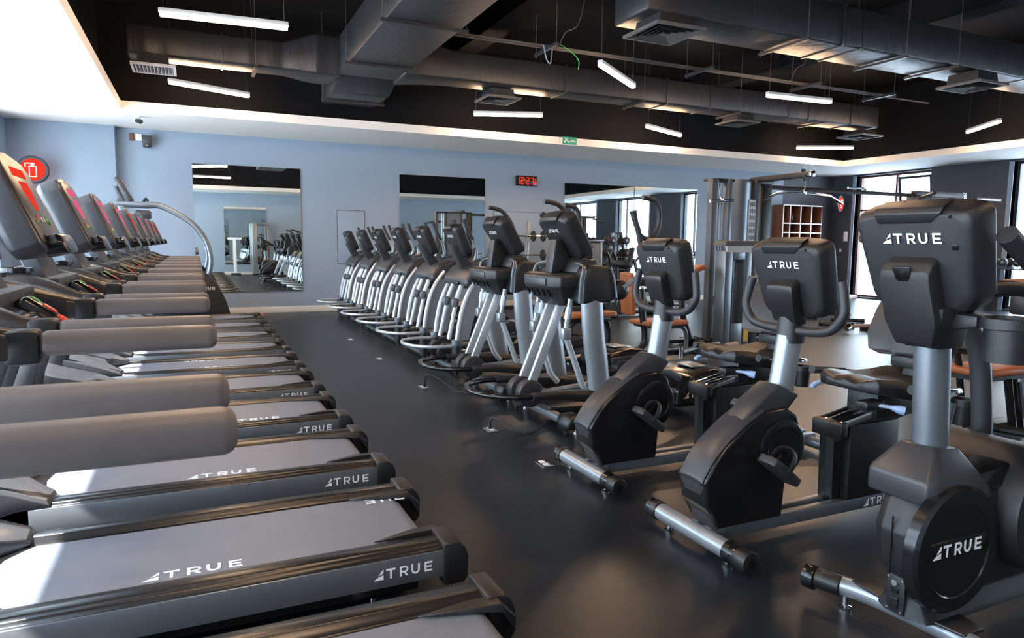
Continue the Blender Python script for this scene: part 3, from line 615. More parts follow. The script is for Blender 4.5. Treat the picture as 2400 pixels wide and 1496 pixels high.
def ell_base_parts(r):
    MB().loft([[(.62, -.10, .03), (.62, .10, .03), (.62, .10, .10), (.62, -.10, .10)], [(-.2, -.08, .03), (-.2, .08, .03), (-.2, .08, .12), (-.2, -.08, .12)]], .01).build('base_beam', 'plastic', r)
    for s in (-1, 1):
        # foot tray on its swing arm
        zz = .40 if s < 0 else .26
        MB().tube([(-.30, s*.12, .24), (.1, s*.15, zz-.12), (.7, s*.17, zz-.06), (.95, s*.17, .22)], .028, 10, 5).build('pedal_arm', 'satin', r)
        y = s*.17; loops = []
        for x, w in ((.28, .05), (.31, .075), (.45, .085), (.60, .085), (.68, .07), (.70, .04)): loops.append([(x, y-w*.8, zz-.02+.03*(x-.3)), (x, y+w*.8, zz-.02+.03*(x-.3)), (x, y+w, zz+.055+.03*(x-.3)), (x, y+w-.012, zz+.055+.03*(x-.3)), (x, y+w-.015, zz+.01+.03*(x-.3)), (x, y-w+.015, zz+.01+.03*(x-.3)), (x, y-w+.012, zz+.055+.03*(x-.3)), (x, y-w, zz+.055+.03*(x-.3))])
        MB().loft(loops, .003, 1).build('foot_tray', 'rubber', r)
    sd = [(.80, .06), (1.42, .06), (1.50, .10), (1.50, .2), (1.38, .31), (1.15, .335), (.92, .30), (.80, .2)]
    h = MB().prism(sd, 'y', -.26, .26, .03, 3).build('rear_housing', 'gloss', r)
    logo(h, (.86, -.262, .13), (1, 0, 0), (0, 0, 1), .05, 1, LOGO_GOLD)
    MB().box(1.06, 1.2, -.1, .1, .33, .345, .006).build('housing_lid', 'silver', h)
    MB().cyl((1.1, -.34, .06), (1.1, .34, .06), .028).build('rear_stabilizer', 'plastic', r)
    for s in (-1, 1): MB().cyl((1.1, s*.30, 0), (1.1, s*.30, .05), .022, .015, 10).build('levelling_foot', 'chrome', r)
def make_ell_far():
    r = thing('elliptical_trainer', '', 'elliptical', (2.5, 6.68, 0), 'row of ellipticals'); ell_base_parts(r)
    LE = [(-.185, .33), (-.165, .48), (-.128, .65), (-.07, .80), (0, .91), (.06, .98)]
    for s in (-1, 1):
        MB().lathe([(0, 0), (.022, 0), (.022, .02), (.05, .03), (.055, .2), (.05, .32), (0, .32)], (-.19, s*.34, 0), seg=16).build('column_foot', 'plastic', r)
        MB().lathe([(.052, .29), (.054, .30), (.054, .345), (.045, .35)], (-.188, s*.34, 0), seg=16).build('foot_band', 'satin', r)
        MB().tube([(x, s*.34, z) for x, z in LE], .024, 10, 4).build('column', 'silver_lit', r)
        RE = [(.10, .98), (.115, .86), (.06, .72), (-.01, .55), (-.06, .34)]
        MB().prism(catmull2(LE[:-1])+catmull2(RE), 'y', min(s*.315, s*.35), max(s*.315, s*.35), .004, 1).build('side_panel', 'silver', r)
        MB().tube([(-.20, s*.14, .33), (-.115, s*.13, .72)], .023, 10).build('drive_link', 'silver_lit', r)
        j = MB().lathe([(.0, -.05), (.022, -.05), (.042, -.02), (.042, .025), (.022, .05), (0, .05)], (0, 0, 0), 'z', 8); j.xf(Matrix.Translation((-.13, s*.13, .70)) @ Matrix.Rotation(math.radians(12), 4, 'Y')).build('pivot_joint', 'grey', r)
        MB().tube([(-.12, s*.13, .72), (-.045, s*.12, .90)], .026, 10).build('drive_sleeve', 'silver_lit', r)
        MB().cyl((-.24, s*.09, .20), (-.24, s*.17, .20), .085, bev=.012, seg=20).build('roller_cover', 'plastic', r)
        MB().tube([(.20, s*.37, .98), (.30, s*.38, 1.15), (.27, s*.38, 1.32), (.20, s*.38, 1.45), (.17, s*.38, 1.52)], .017, 10, 5).build('swing_handle', 'silver', r)
        MB().tube([(.26, s*.38, 1.34), (.20, s*.38, 1.45), (.155, s*.38, 1.56)], [.021, .021, .023], 10, 4).build('handle_grip', 'rubber', r)
    MB().tube([(-.19, -.335, .285), (-.40, -.335, .287), (-.56, -.24, .29), (-.625, -.08, .29), (-.625, .08, .29), (-.56, .24, .29), (-.40, .335, .287), (-.19, .335, .285)], .018, 12, 6).build('front_hoop', 'silver_lit', r)
    MB().box(-.22, -.16, -.36, .36, .035, .075, .008).build('front_stabilizer', 'satin', r)
    prof = [(-.085, .87), (-.10, .93), (-.05, 1.0), (0, 1.055), (.12, 1.10), (.26, 1.12), (.30, 1.0), (.20, .86), (.05, .88)]
    MB().prism(prof, 'y', -.345, .345, .035, 3).build('shroud', 'dark', r)
    for s in (-1, 1):
        MB().prism([(.02, .90), (.09, 1.02), (.20, 1.11), (.33, 1.12), (.34, 1.02), (.25, .86)], 'y', min(s*.34, s*.375), max(s*.34, s*.375), .01).build('shroud_side', 'plastic', r)
    MB().box(-.115, -.08, -.16, .16, .885, .915, .008).build('name_slot', 'plastic', r)
    MB().hexa([(-.02, -.055, 1.03), (.10, -.055, 1.06), (.10, .055, 1.06), (-.02, .055, 1.03), (-.15, -.06, 1.28), (-.06, -.06, 1.30), (-.06, .06, 1.30), (-.15, .06, 1.28)], .012).build('console_neck', 'dark', r)
    machine_console(r, (-.03, 0, 1.15), math.radians(25), .20, .345, .10)
    for s in (-1, 1): MB().tube([(.10, s*.1, 1.12), (.19, s*.19, 1.16), (.21, s*.21, 1.25)], .014, 8, 4).build('fixed_handle', 'rubber', r)
    return r
def catmull2(p): return [(v.x, v.y) for v in catmull([(a, b_, 0) for a, b_ in p], 4)]
def make_ell_near():
    r = thing('elliptical_trainer', '', 'elliptical', (2.5, 4.40, 0), 'row of ellipticals'); ell_base_parts(r)
    for s in (-1, 1):
        MB().tube([(.07, s*.32, .22), (.04, s*.32, .45), (.002, s*.32, .68), (-.02, s*.32, .93)], .05, 20, 5, 1.7, up=(1, 0, 0)).build('column', 'silver', r)
        MB().loft([[(x, s*.32+dy*w, z+dz*h) for dy, dz in ((-1, -1), (1, -1), (1, .4), (.5, 1), (-.5, 1), (-1, .4))] for x, w, h, z in ((-.46, .024, .024, .27), (-.25, .03, .03, .268), (0, .055, .045, .24), (.12, .075, .05, .22), (.28, .06, .04, .2), (.5, .04, .04, .12))], .008, 2).build('base_arm', 'plastic', r)
        MB().cyl((-.47, s*.32, .27), (-.445, s*.32, .27), .027).build('hoop_collar', 'dark', r)
        y = s*.075
        MB().cyl((-.37, y-.045, .24), (-.37, y+.045, .24), .098, bev=.014, seg=28).build('roller_cover', 'rubber', r)
        MB().hexa([(-.395, y-.018, .30), (-.325, y-.018, .30), (-.325, y+.018, .30), (-.395, y+.018, .30), (-.15, y-.018, .90), (-.08, y-.018, .90), (-.08, y+.018, .90), (-.15, y+.018, .90)], .006).build('drive_link', 'silver_lit', r)
        MB().tube([(-.14, s*.24, .92), (-.175, s*.24, .70)], .019, 8).build('upper_rod', 'silver', r)
        MB().tube([(-.150, s*.24, .86), (-.163, s*.24, .78)], .025, 8).build('rod_sleeve', 'chrome', r)
        MB().box(-.21, -.145, s*.24-.035, s*.24+.035, .64, .72, .012).build('rod_clamp', 'silver', r)
        MB().tube([(-.175, s*.24, .66), (-.09, s*.24, .45), (-.03, s*.24, .30), (.03, s*.24, .23)], .022, 10, 4).build('lower_rod', 'silver_lit', r)
        cov = MB().prism([(-.125, .895), (-.115, 1.06), (-.07, 1.135), (-.03, 1.16), (.10, 1.15), (.14, 1.06), (.165, .93), (.10, .90)], 'y', min(s*.20, s*.37), max(s*.20, s*.37), .022, 3).build('side_shroud', 'case', r)
        MB().tube([(-.13, s*.362, .90), (-.125, s*.365, 1.05), (-.105, s*.362, 1.13), (-.085, s*.30, 1.155), (-.075, s*.2, 1.165)], .019, 10, 5, .5).build('trim_band', 'satin', cov)
        MB().tube([(.150, s*.374, .93), (.128, s*.374, 1.06), (.10, s*.372, 1.14)], .007, 8, 3).build('edge_trim', 'satin', cov)
        MB().ball((.20, s*.34, .985), .062, (1.1, .7, 1.15)).build('pivot_cover', 'plastic', r)
        d = 0 if s < 0 else -.30
        q = lambda pts: [(x+d*max(0, (z-1.0)/.5) if z > 1 else x, s*.38, z) for x, z in pts]
        MB().tube(q([(.20, 1.0), (.32, 1.09), (.345, 1.2), (.33, 1.33), (.29, 1.46)]), .0165, 12, 6).build('swing_handle', 'silver', r)
        MB().tube(q([(.338, 1.29), (.31, 1.40), (.285, 1.46), (.262, 1.535)]), [.019, .02, .02, .026], 12, 5).build('handle_grip', 'rubber', r)
        MB().tube(q([(.315, 1.375), (.365, 1.345), (.425, 1.35), (.475, 1.42), (.485, 1.52), (.455, 1.60), (.39, 1.625), (.34, 1.63)]), .019, 12, 6).build('loop_grip', 'rubber', r)
    MB().tube([(-.46, -.32, .27), (-.60, -.30, .272), (-.74, -.2, .275), (-.79, -.06, .275), (-.79, .06, .275), (-.74, .2, .275), (-.60, .30, .272), (-.46, .32, .27)], .0195, 14, 7).build('front_hoop', 'gloss', r)
    MB().box(-.24, -.17, -.42, .42, .055, .10, .006).build('front_stabilizer', 'satin', r)
    for s in (-1, 1):
        MB().loft([[(-.205+dx*w, s*y, .085+dz*h) for dx, dz in ((-1, -.7), (1, -.7), (1.1, 0), (.7, .8), (-.7, .8), (-1.1, 0))] for y, w, h in ((.28, .05, .05), (.34, .07, .075), (.42, .07, .07), (.46, .05, .05))], .015, 3).build('stabilizer_cover', 'plastic', r)
        MB().cyl((-.26, s*.40, .03), (-.24, s*.40, .03), .03, bev=.006).build('transport_wheel', 'plastic', r)
        MB().cyl((-.17, s*.40, 0), (-.17, s*.40, .05), .018, .012, 10).build('levelling_foot', 'chrome', r)
    # nose box
    L = []
    for z, x0, w in ((1.095, -.275, .27), (1.075, -.30, .29), (1.0, -.295, .285), (.93, -.24, .22), (.865, -.17, .16)):
        L.append([(x0, -w*.62, z), (x0+.05, -w, z), (-.02, -w*1.03, z if z > 1 else z+.01), (.05, -w, z), (.05, w, z), (-.02, w*1.03, z if z > 1 else z+.01), (x0+.05, w, z), (x0, w*.62, z)])
    nose = MB().loft(L, .012, 3).build('nose_cover', 'case', r)
    MB().box(-.306, -.29, -.17, .17, 1.012, 1.062, .004).build('front_plate', 'dark', nose)
    for i in range(5): MB().tube([(-.285+.0, -.16+.08*i, .985), (-.262, -.15+.08*i, .955), (-.25, -.135+.08*i, .935)], .008, 6, 3).build('vent_slot', 'gloss', nose)
    MB().prism([(-.10, 1.10), (.10, 1.13), (.06, 1.20), (-.06, 1.19)], 'y', -.24, .24, .02, 2).build('top_saddle', 'case', r)
    MB().hexa([(-.20, -.055, 1.085), (.0, -.055, 1.14), (.0, .055, 1.14), (-.20, .055, 1.085), (-.165, -.055, 1.335), (-.125, -.055, 1.34), (-.125, .055, 1.34), (-.165, .055, 1.335)], .014).build('console_neck', 'case', r)
    machine_console(r, (-.005, 0, 1.185), math.radians(34), .215, .36, .11, lh=.027)
    return r
ef = make_ell_far(); en = make_ell_near()
EL = ['elliptical with black boxy head in front, its handle loop standing tall to the right', 'boxy headed elliptical second from the front bike',
      'elliptical with curved silver side columns nearest the boxy headed pair', 'curved column elliptical, second behind the boxy headed pair', 'curved column elliptical, third behind the boxy headed pair',
      'curved column elliptical, third from the back wall end', 'curved column elliptical, second from the back wall end', 'elliptical at the back wall end of the row']
en.location.y = 4.40; en['label'] = EL[0]; dup(en, (2.5, 5.52, 0), EL[1])
ef.location.y = 6.68; ef['label'] = EL[2]
for i, y in enumerate((7.76, 8.84, 9.90, 10.98, 12.06)): dup(ef, (2.5, y, 0), EL[3+i])
# floor sockets and cords
for i, ((x, y), l) in enumerate((((1.833, 9.15), 'pale floor socket plate farthest down the aisle'), ((1.824, 7.51), 'pale floor socket plate in the aisle, second from the far end'),
        ((1.826, 5.876), 'floor socket in the aisle with a cord arching to the second elliptical'), ((1.831, 4.326), 'floor socket in the aisle with a short cord to the front elliptical'), ((1.833, 3.512), 'empty floor socket plate in front of the bike'))):
    r = thing('floor_socket', l, 'floor socket', (x, y, 0), 'floor sockets along the aisle')
    MB().box(-.035, .035, -.06, .06, 0, .006, .002).build('cover_plate', 'chrome' if i > 3 else 'silver', r)
    b = MB(); b.box(-.016, .016, -.045, -.008, .006, .008); b.box(-.016, .016, .008, .045, .006, .008); b.build('outlet', 'white', r)
def cord(name, label, pts):
    r = thing(name, label, 'power cord', (pts[0][0], pts[0][1], 0)); o = Vector((pts[0][0], pts[0][1], 0))
    MB().tube([Vector(p)-o for p in pts], .006, 8, 6).build('cable', 'rubber', r); MB().cyl((0, 0, .008), (0, 0, .06), .014, .009, 10).build('plug', 'plastic', r)
cord('power_cord', 'black cord looping from the floor socket to the second elliptical', [(1.826, 5.85, .05), (1.84, 5.85, .12), (1.92, 5.75, .10), (2.02, 5.55, .02), (2.15, 5.42, .01), (2.26, 5.4, .05)])
cord('power_cord', 'black cord bending from the floor socket to the front elliptical', [(1.831, 4.34, .05), (1.85, 4.33, .085), (1.90, 4.25, .07), (1.98, 4.16, .01), (2.08, 4.14, .012), (2.2, 4.2, .05)])

# ------------------------------------------------------------------ exercise bikes (recumbent pair)
def make_recumbent():
    r = thing('recumbent_bike', '', 'exercise bike', (2.3, 2.25, 0), 'recumbent bikes')
    MB().tube([(-.375, -.26, .066), (-.375, .26, .066)], .040, 20).build('front_stabilizer', 'silver', r)
    for s in (-1, 1):
        MB().lathe([(0, -.01), (.036, -.01), (.042, -.004), (.043, .03), (.046, .034), (.046, .06), (.042, .064)][::1], (-.375, s*.255, .066), 'y', 20).xf(Matrix.Identity(4)).build('end_cap', 'gloss', r)
        e = MB().cyl((-.375, s*.255, .066), (-.375, s*.325, .066), .0455, bev=.007, seg=24).build('end_roller', 'plastic', r); MB().cyl((-.375, s*.3252, .066), (-.375, s*.327, .066), .018).build('hub_cap', 'gloss', e)
        MB().lathe([(0, 0), (.02, 0), (.022, .008), (.01, .012), (.01, .03), (0, .03)], (-.375, s*.19, 0), seg=12).build('levelling_foot', 'chrome', r)
    for s in (-1, 1): MB().box(-.36, 1.30, s*.040-.022, s*.040+.022, .045, .105, .006).build('frame_rail', 'satin', r)
    MB().box(-.40, -.28, -.07, .07, .06, .10, .01).build('saddle_plate', 'satin', r)
    MB().cyl((1.25, -.28, .055), (1.25, .28, .055), .036, bev=.006).build('rear_stabilizer', 'satin', r)
    for s in (-1, 1): MB().cyl((1.25, s*.24, 0), (1.25, s*.24, .04), .02, .012, 10).build('levelling_foot', 'chrome', r)
    logo(bpy.data.objects[r.children[-5].name], (.60, -.064, .056), (1, 0, 0), (0, 0, 1), .036) if False else None
    fr = [c for c in r.children if c.name.startswith('frame_rail')][0]; logo(fr, (.58, -.0635, .057), (1, 0, 0), (0, 0, 1), .037)
    # body shell
    out = [(-.335, .105), (-.40, .21), (-.418, .315), (-.37, .395), (-.31, .458), (-.205, .535), (-.10, .59), (.02, .60), (.085, .56), (.12, .48), (.125, .40), (.095, .315), (.045, .288), (.035, .27), (.022, .105)]
    b = MB(); q = lambda y, f: [((x+.12)*f-.12, y, (z-.34)*f+.34) for x, z in out]
    b.loft([q(-.088, .965), q(-.080, 1.0), q(-.0, 1.0), q(.080, 1.0), q(.088, .965)], .004, 2); body = b.build('body_shell', 'gloss', r)
    MB().loft([[(x-.004, y, z), (x+.012, y, z-.002), (x2+.012, y, z2-.002), (x2-.004, y, z2)] for y, x, z, x2, z2 in ((-.083, -.332, .108, -.41, .30), (-.05, -.345, .105, -.425, .31), (.05, -.345, .105, -.425, .31), (.083, -.332, .108, -.41, .30))], .006, 2).build('nose_plate', 'dark', body)
    arcp = catmull([(-.425, 0, .32), (-.37, 0, .405), (-.31, 0, .466), (-.205, 0, .543), (-.10, 0, .598)], 5)
    MB().loft([[(p.x, -.078, p.z-.008), (p.x-.002, -.07, p.z+.004), (p.x-.003, 0, p.z+.008), (p.x-.002, .07, p.z+.004), (p.x, .078, p.z-.008), (p.x+.01, 0, p.z-.02)] for p in arcp], .002, 1).build('top_fairing', 'dark', body)
    MB().loft([[(-.21, -.05, .54), (-.16, -.06, .50), (-.16, .06, .50), (-.21, .05, .54)], [(-.13, -.062, .62), (.0, -.066, .53), (.0, .066, .53), (-.13, .062, .62)], [(-.005, -.062, .70), (.118, -.066, .645), (.118, .066, .645), (-.005, .062, .70)]], .012, 3).build('neck_cover', 'dark', r)
    for s in (-1, 1):
        MB().lathe([(.125, s*.086), (.125, s*.098), (.118, s*.102), (.09, s*.102), (.086, s*.099), (.04, s*.099), (0, s*.099)], (.0, 0, .425), 'y', 40).build('crank_guard', 'gloss', body)
        a = math.radians(118 if s < 0 else 300); px_, pz_ = (-.10, .355) if s < 0 else (.07, .50)
        MB().tube([(0, s*.10, .425), (px_, s*.125, pz_)], .013, 8).build('crank', 'gloss', r)
        MB().cyl((0, s*.09, .425), (0, s*.135, .425), .02).build('crank_hub', 'gloss', r)
        pm = Matrix.Translation((px_, s*.18, pz_+.012)) @ Matrix.Rotation(math.radians(37), 4, 'Y')
        pd = MB().loft([[(x, -w, -.022), (x, w, -.022), (x, w, .014), (x, -w, .014)] for x, w in ((-.105, .03), (-.09, .05), (-.03, .056), (.04, .054), (.09, .045), (.105, .028))], .006, 2).xf(pm).build('pedal', 'rubber', r)
        MB().tube([(-.01, -.056, -.005), (-.014, -.060, .03), (-.018, -.045, .078), (-.02, 0, .098), (-.018, .045, .078), (-.014, .060, .03), (-.01, .056, -.005)], .0035, 8, 5, 4.2, up=(1, 0, 0)).xf(pm).build('toe_strap', 'rubber', pd)
        MB().hexa([(.03, s*-.066-.003, -.02), (.045, s*-.066-.003, -.02), (.045, s*-.066+.003, -.02), (.03, s*-.066+.003, -.02), (-.02, s*-.066-.003, .06), (-.005, s*-.066-.003, .06), (-.005, s*-.066+.003, .06), (-.02, s*-.066+.003, .06)], .002).xf(pm).build('strap_lever', 'chrome', pd)
    # column, collar and handlebars
    MB().tube([(.058, 0, .61), (.105, 0, .90)], .050, 24, 0, 1.2, up=(1, 0, 0)).build('column', 'silver', r)
    MB().lathe([(0, .875), (.060, .875), (.060, .93), (.058, .935), (.054, .99), (0, .99)], (.108, 0, 0), 'z', 24).build('collar', 'plastic', r)
    for s in (-1, 1):
        MB().tube([(.10, s*.03, .93), (.10, s*.14, .935), (.10, s*.225, .955), (.105, s*.275, 1.02), (.11, s*.268, 1.09), (.115, s*.25, 1.155)], .0205, 14, 6).build('handlebar', 'rubber', r)
    con, m = machine_console(r, (.115, 0, .985), math.radians(17), .205, .345, .10, lh=.031)
    MB().loft([[(-.062, y, z2), (.062, y, z2), (.075, y, z1-.015), (.066, y, z1), (-.066, y, z1), (-.075, y, z1-.015)] for y, z1, z2 in ((-.055, .145, .02), (-.05, .165, .0), (-.02, .178, -.02), (.012, .185, -.03))], .008, 3).xf(m).build('rear_mount', 'plastic', con)
    # seat assembly
    MB().box(.46, .80, -.065, .065, .105, .47, .012).build('seat_pedestal', 'plastic', r)
    MB().tube([(.44, .02, .10), (.43, .02, .44)], .05, 10).build('pedestal_post', 'gloss', r)
    rail = MB()
    for s in (-1, 1): rail.hexa([(.395, s*.045-.022, .455), (1.05, s*.045-.022, .575), (1.05, s*.045+.022, .575), (.395, s*.045+.022, .455), (.395, s*.045-.022, .49), (1.05, s*.045-.022, .61), (1.05, s*.045+.022, .61), (.395, s*.045+.022, .49)], .003)
    rail.build('slide_rail', 'chrome', r)
    MB().hexa([(.37, -.085, .41), (.415, -.085, .42), (.415, .085, .42), (.37, .085, .41), (.37, -.085, .485), (.415, -.085, .493), (.415, .085, .493), (.37, .085, .485)], .008).build('rail_end_cap', 'plastic', r)
    MB().hexa([(.40, -.05, .39), (1.05, -.05, .51), (1.05, .05, .51), (.40, .05, .39), (.40, -.05, .455), (1.05, -.05, .575), (1.05, .05, .575), (.40, .05, .455)], .006).build('slide_beam', 'plastic', r)
    MB().box(.60, .88, -.085, .085, .49, .615, .01).build('seat_carriage', 'plastic', r)
    L = []
    for i, (x, w, z, t) in enumerate(((.47, .10, .685, .05), (.50, .16, .705, .075), (.58, .19, .70, .085), (.72, .205, .675, .085), (.88, .205, .675, .085), (.98, .18, .69, .08), (1.02, .12, .695, .06))):
        d = .022
        L.append([(x, -w, z-t), (x, -w*1.03, z-t*.45), (x, -w*.93, z-.004), (x, -w*.5, z-d), (x, 0, z-d*.3 if i < 3 else z-d), (x, w*.5, z-d), (x, w*.93, z-.004), (x, w*1.03, z-t*.45), (x, w, z-t)])
    MB().loft(L, .006, 2).build('seat', 'plastic', r, None, 50)
    L = []
    for z, x, w, t in ((.755, .985, .13, .05), (.775, .98, .19, .06), (.86, 1.0, .215, .06), (.98, 1.045, .205, .055), (1.10, 1.10, .18, .05), (1.19, 1.145, .13, .045), (1.215, 1.16, .07, .04)):
        x -= .085; w *= 1.08
        L.append([(x-.012, -w, z), (x+.028, -w*.5, z), (x+.032, 0, z), (x+.028, w*.5, z), (x-.012, w, z), (x+t*.6, w*1.02, z), (x+t*1.3, w*.5, z), (x+t*1.4, 0, z), (x+t*1.3, -w*.5, z), (x+t*.6, -w*1.02, z)])
    MB().loft(L, .006, 2).build('backrest', 'dark', r, None, 50)
    MB().hexa([(.92, -.05, .60), (.98, -.05, .60), (.98, .05, .60), (.92, .05, .60), (1.02, -.04, .95), (1.06, -.04, .95), (1.06, .04, .95), (1.02, .04, .95)], .008).build('back_bracket', 'plastic', r)
    MB().box(.93, 1.02, -.11, .11, .695, .755, .012).build('hinge_block', 'dark', r)
    for s in (-1, 1):
        MB().tube([(1.02, s*.20, .62), (.90, s*.26, .635), (.62, s*.272, .665)], .013, 10, 5).build('side_handle', 'chrome', r)
        MB().tube([(.64 if s < 0 else .80, s*.27, .663 if s < 0 else .648), (.60, s*.272, .668), (.565, s*.273, .672)], [.017, .019, .022], 12, 4).build('handle_grip', 'rubber', r)
    MB().box(.44, .56, -.155, -.085, .555, .60, .012).build('lever_pivot', 'plastic', r)
    MB().tube([(.52, -.15, .578), (.55, -.185, .576), (.57, -.215, .57), (.585, -.235, .566)], [.007, .009, .020, .021], 10, 4).build('release_knob', 'blue', r)
    MB().tube([(.86, .10, .545), (.80, .2, .57), (.735, .235, .585)], .007, 8, 4).build('lever_rod', 'chrome', r)
    MB().tube([(.75, .23, .583), (.66, .268, .602), (.60, .28, .590), (.585, .283, .572)], [.010, .012, .013, .014], 10, 4).build('release_lever', 'blue', r)
    cup = MB().lathe([(0, .50), (.038, .50), (.045, .59), (.052, .592), (.052, .62), (.045, .62), (.04, .515), (0, .515)], (.85, -.33, 0)).build('cup_holder', 'plastic', r); MB().box(.78, .92, -.30, -.08, .585, .605, .006).build('cup_bracket', 'plastic', cup)
    return r
rb = make_recumbent(); rb['label'] = 'black recumbent bike in the middle, second exercise bike from the right edge'
dup(rb, (2.3, 3.17, 0), 'black recumbent bike beside the front elliptical, leftmost of the bikes')

# ------------------------------------------------------------------ big front trainer at the right edge
r = thing('seated_trainer', 'large black machine with grey post at the bottom right corner', 'exercise machine', (2.1, 1.42, 0))
MB().tube([(-.045, .27, .085), (.0, .16, .085), (.025, .0, .085), (.03, -.16, .085), (.005, -.30, .085)], .034, 20, 6).build('front_stabilizer', 'silver', r)
for s, x0, x1 in ((1, -.045, -.07), (-1, .005, -.015)):
    y = s*(.27 if s > 0 else .30)
    MB().cyl((x0+.012, y-s*.055, .085), (x1+.01, y+s*.03, .085), .0365, bev=.005).build('end_sleeve', 'plastic', r)
    MB().cyl((x1+.008, y+s*.028, .082), (x1-.004, y+s*.07, .082), .044, bev=.007, seg=24).build('end_roller', 'gloss', r)
    MB().lathe([(0, 0), (.022, 0), (.024, .01), (.011, .015), (.011, .05), (0, .05)], (x0+.03, y-s*.06, 0), seg=12).build('levelling_foot', 'chrome', r)
L = []
for z, x0, x1, w in ((.112, -.075, .50, .125), (.125, -.07, .55, .115), (.17, -.058, .60, .085), (.22, -.062, .62, .09), (.28, -.10, .62, .105), (.40, -.115, .58, .115), (.48, -.09, .42, .11), (.515, -.07, .26, .10)):
    L.append([(x0, -w*.42, z), (x0+.025, -w*.9, z), (x0+.07, -w, z), (x1, -w, z), (x1, w*.62, z), (x0+.07, w*.62, z), (x0+.025, w*.5, z), (x0, w*.16, z)])
body = MB().loft(L, .006, 2).build('body_shell', 'case', r, None, 45)
MB().box(-.117, -.112, -.0215, -.0185, .26, .45).build('shell_seam', 'gloss', body)
MB().loft([[(-.085, -.10, .50), (-.05, -.125, .50), (.22, -.125, .50), (.22, .125, .50), (-.05, .125, .50), (-.085, .10, .50)], [(-.085, -.10, .575), (-.05, -.12, .575), (.20, -.115, .55), (.20, .115, .55), (-.05, .12, .575), (-.085, .10, .575)], [(.0, -.055, .668), (.02, -.062, .668), (.125, -.062, .655), (.125, .062, .655), (.02, .062, .668), (.0, .055, .668)]], .01, 3).build('neck_cover', 'dark', r)
MB().loft([[(x0, y, z), (x0+w, y, z-.004), (x0+w, y, z+.012), (x0, y, z+.012)] for y, x0, w, z in ((-.20, -.0, .10, .108), (-.1, -.02, .13, .112), (0, -.035, .14, .112), (.1, -.03, .12, .112), (.19, -.02, .10, .108))], .006).build('stabilizer_saddle', 'plastic', r)
pl = MB().box(-.079, -.066, -.052, .012, .12, .245, .004).build('socket_plate', 'case', r)
MB().cyl((-.088, -.02, .222), (-.079, -.02, .222), .010, seg=12).build('coax_jack', 'chrome', pl); MB().box(-.083, -.079, -.032, -.008, .186, .205, .001).build('data_jack', 'gloss', pl); MB().box(-.085, -.079, -.034, -.006, .135, .172, .004).build('power_inlet', 'gloss', pl)
b = MB()
for y, z in ((-.044, .235), (.004, .235), (-.044, .13), (.004, .13)): b.cyl((-.082, y, z), (-.079, y, z), .004, seg=8)
b.build('screw', 'chrome', pl)
for s in (-1,):
    d = MB().lathe([(.0, s*.10), (.205, s*.10), (.205, s*.135), (.195, s*.145), (.152, s*.147), (.148, s*.143), (0, s*.143)], (.03, 0, .36), 'y', 48).build('disc_cover', 'gloss', r)
    if s < 0:
        pl = MB().box(-.115, .175, -.1465, -.1435, .345, .405, .001).build('name_plate', 'gloss', d); logo(pl, (-.10, -.1475, .353), (1, 0, 0), (0, 0, 1), .040)
    else: logo(d, (.14, .1255, .36), (-1, 0, 0), (0, 0, 1), .036)
MB().hexa([(.05, -.11, .50), (.50, -.11, .53), (.50, .11, .53), (.05, .11, .50), (.05, -.10, .565), (.48, -.10, .60), (.48, .10, .60), (.05, .10, .565)], .012).build('belt_guard', 'gloss', r)
MB().cyl((.47, -.18, .42), (.47, .18, .42), .21, bev=.012, seg=48).build('rear_drum', 'case', r)
for s in (-1, 1):
    MB().tube([(.46, s*.17, .42), (.46, s*.24, .42), (.52, s*.26, .56), (.56, s*.26, .70)], .026, 12, 4).build('crank_arm', 'grey', r)
    MB().tube([(.62, s*.16, .45), (.60, s*.16, .70), (.55, s*.17, .95), (.42, s*.20, 1.12)], .035, 12, 5).build('swing_arm', 'dark', r)
    MB().tube([(.42, s*.205, 1.12), (.30, s*.215, 1.17), (.18, s*.22, 1.235)], .022, 14, 5).build('swing_handle', 'case', r)
    g = MB().tube([(.26, s*.217, 1.19), (.12, s*.222, 1.265), (-.01, s*.225, 1.34)], .029, 16, 5).build('handle_grip', 'rubber', r)
    MB().box(-.05, .05, -.012, .012, -.004, .004, .003).xf(Matrix.Translation((.09, s*.225-.02, 1.265+.022)) @ Matrix.Rotation(math.radians(30), 4, 'Y')).build('pulse_plate', 'chrome', g)
MB().box(.55, 1.1, -.05, .05, .06, .13, .01).build('rear_frame', 'satin', r); MB().cyl((1.05, -.28, .045), (1.05, .28, .045), .036, bev=.006).build('rear_stabilizer', 'satin', r)
MB().tube([(.07, 0, .63), (.04, 0, 1.02)], .050, 28, 0, 1.16, up=(1, 0, 0)).build('column', 'satin', r)
con, m = machine_console(r, (-.03, 0, 1.10), math.radians(18), .20, .335, .11, lh=.033)
MB().loft([[(-.06, y, z2), (.06, y, z2), (.085, y, z2+.07), (.082, y, z1-.012), (.068, y, z1), (-.068, y, z1), (-.082, y, z1-.012), (-.085, y, z2+.07)] for y, z1, z2 in ((-.058, .13, -.075), (-.053, .15, -.095), (-.03, .172, -.10), (.012, .185, -.105))], .008, 3).xf(m).build('rear_mount', 'case', con)
MB().prism([(-.03, .168), (.03, .168), (.024, .128), (.016, .12), (-.016, .12), (-.024, .128)], 'y', -.059, -.05, .003).xf(m).build('latch', 'gloss', con)
MB().box(.128, .146, -.003, .01, .205, .223, .001).xf(m).build('data_jack', 'gloss', con)
MB().hexa([(-.02, -.065, .985), (.10, -.065, .985), (.10, .065, .985), (-.02, .065, .985), (-.07, -.10, 1.12), (.08, -.10, 1.12), (.08, .10, 1.12), (-.07, .10, 1.12)], .012).build('console_neck', 'case', r)
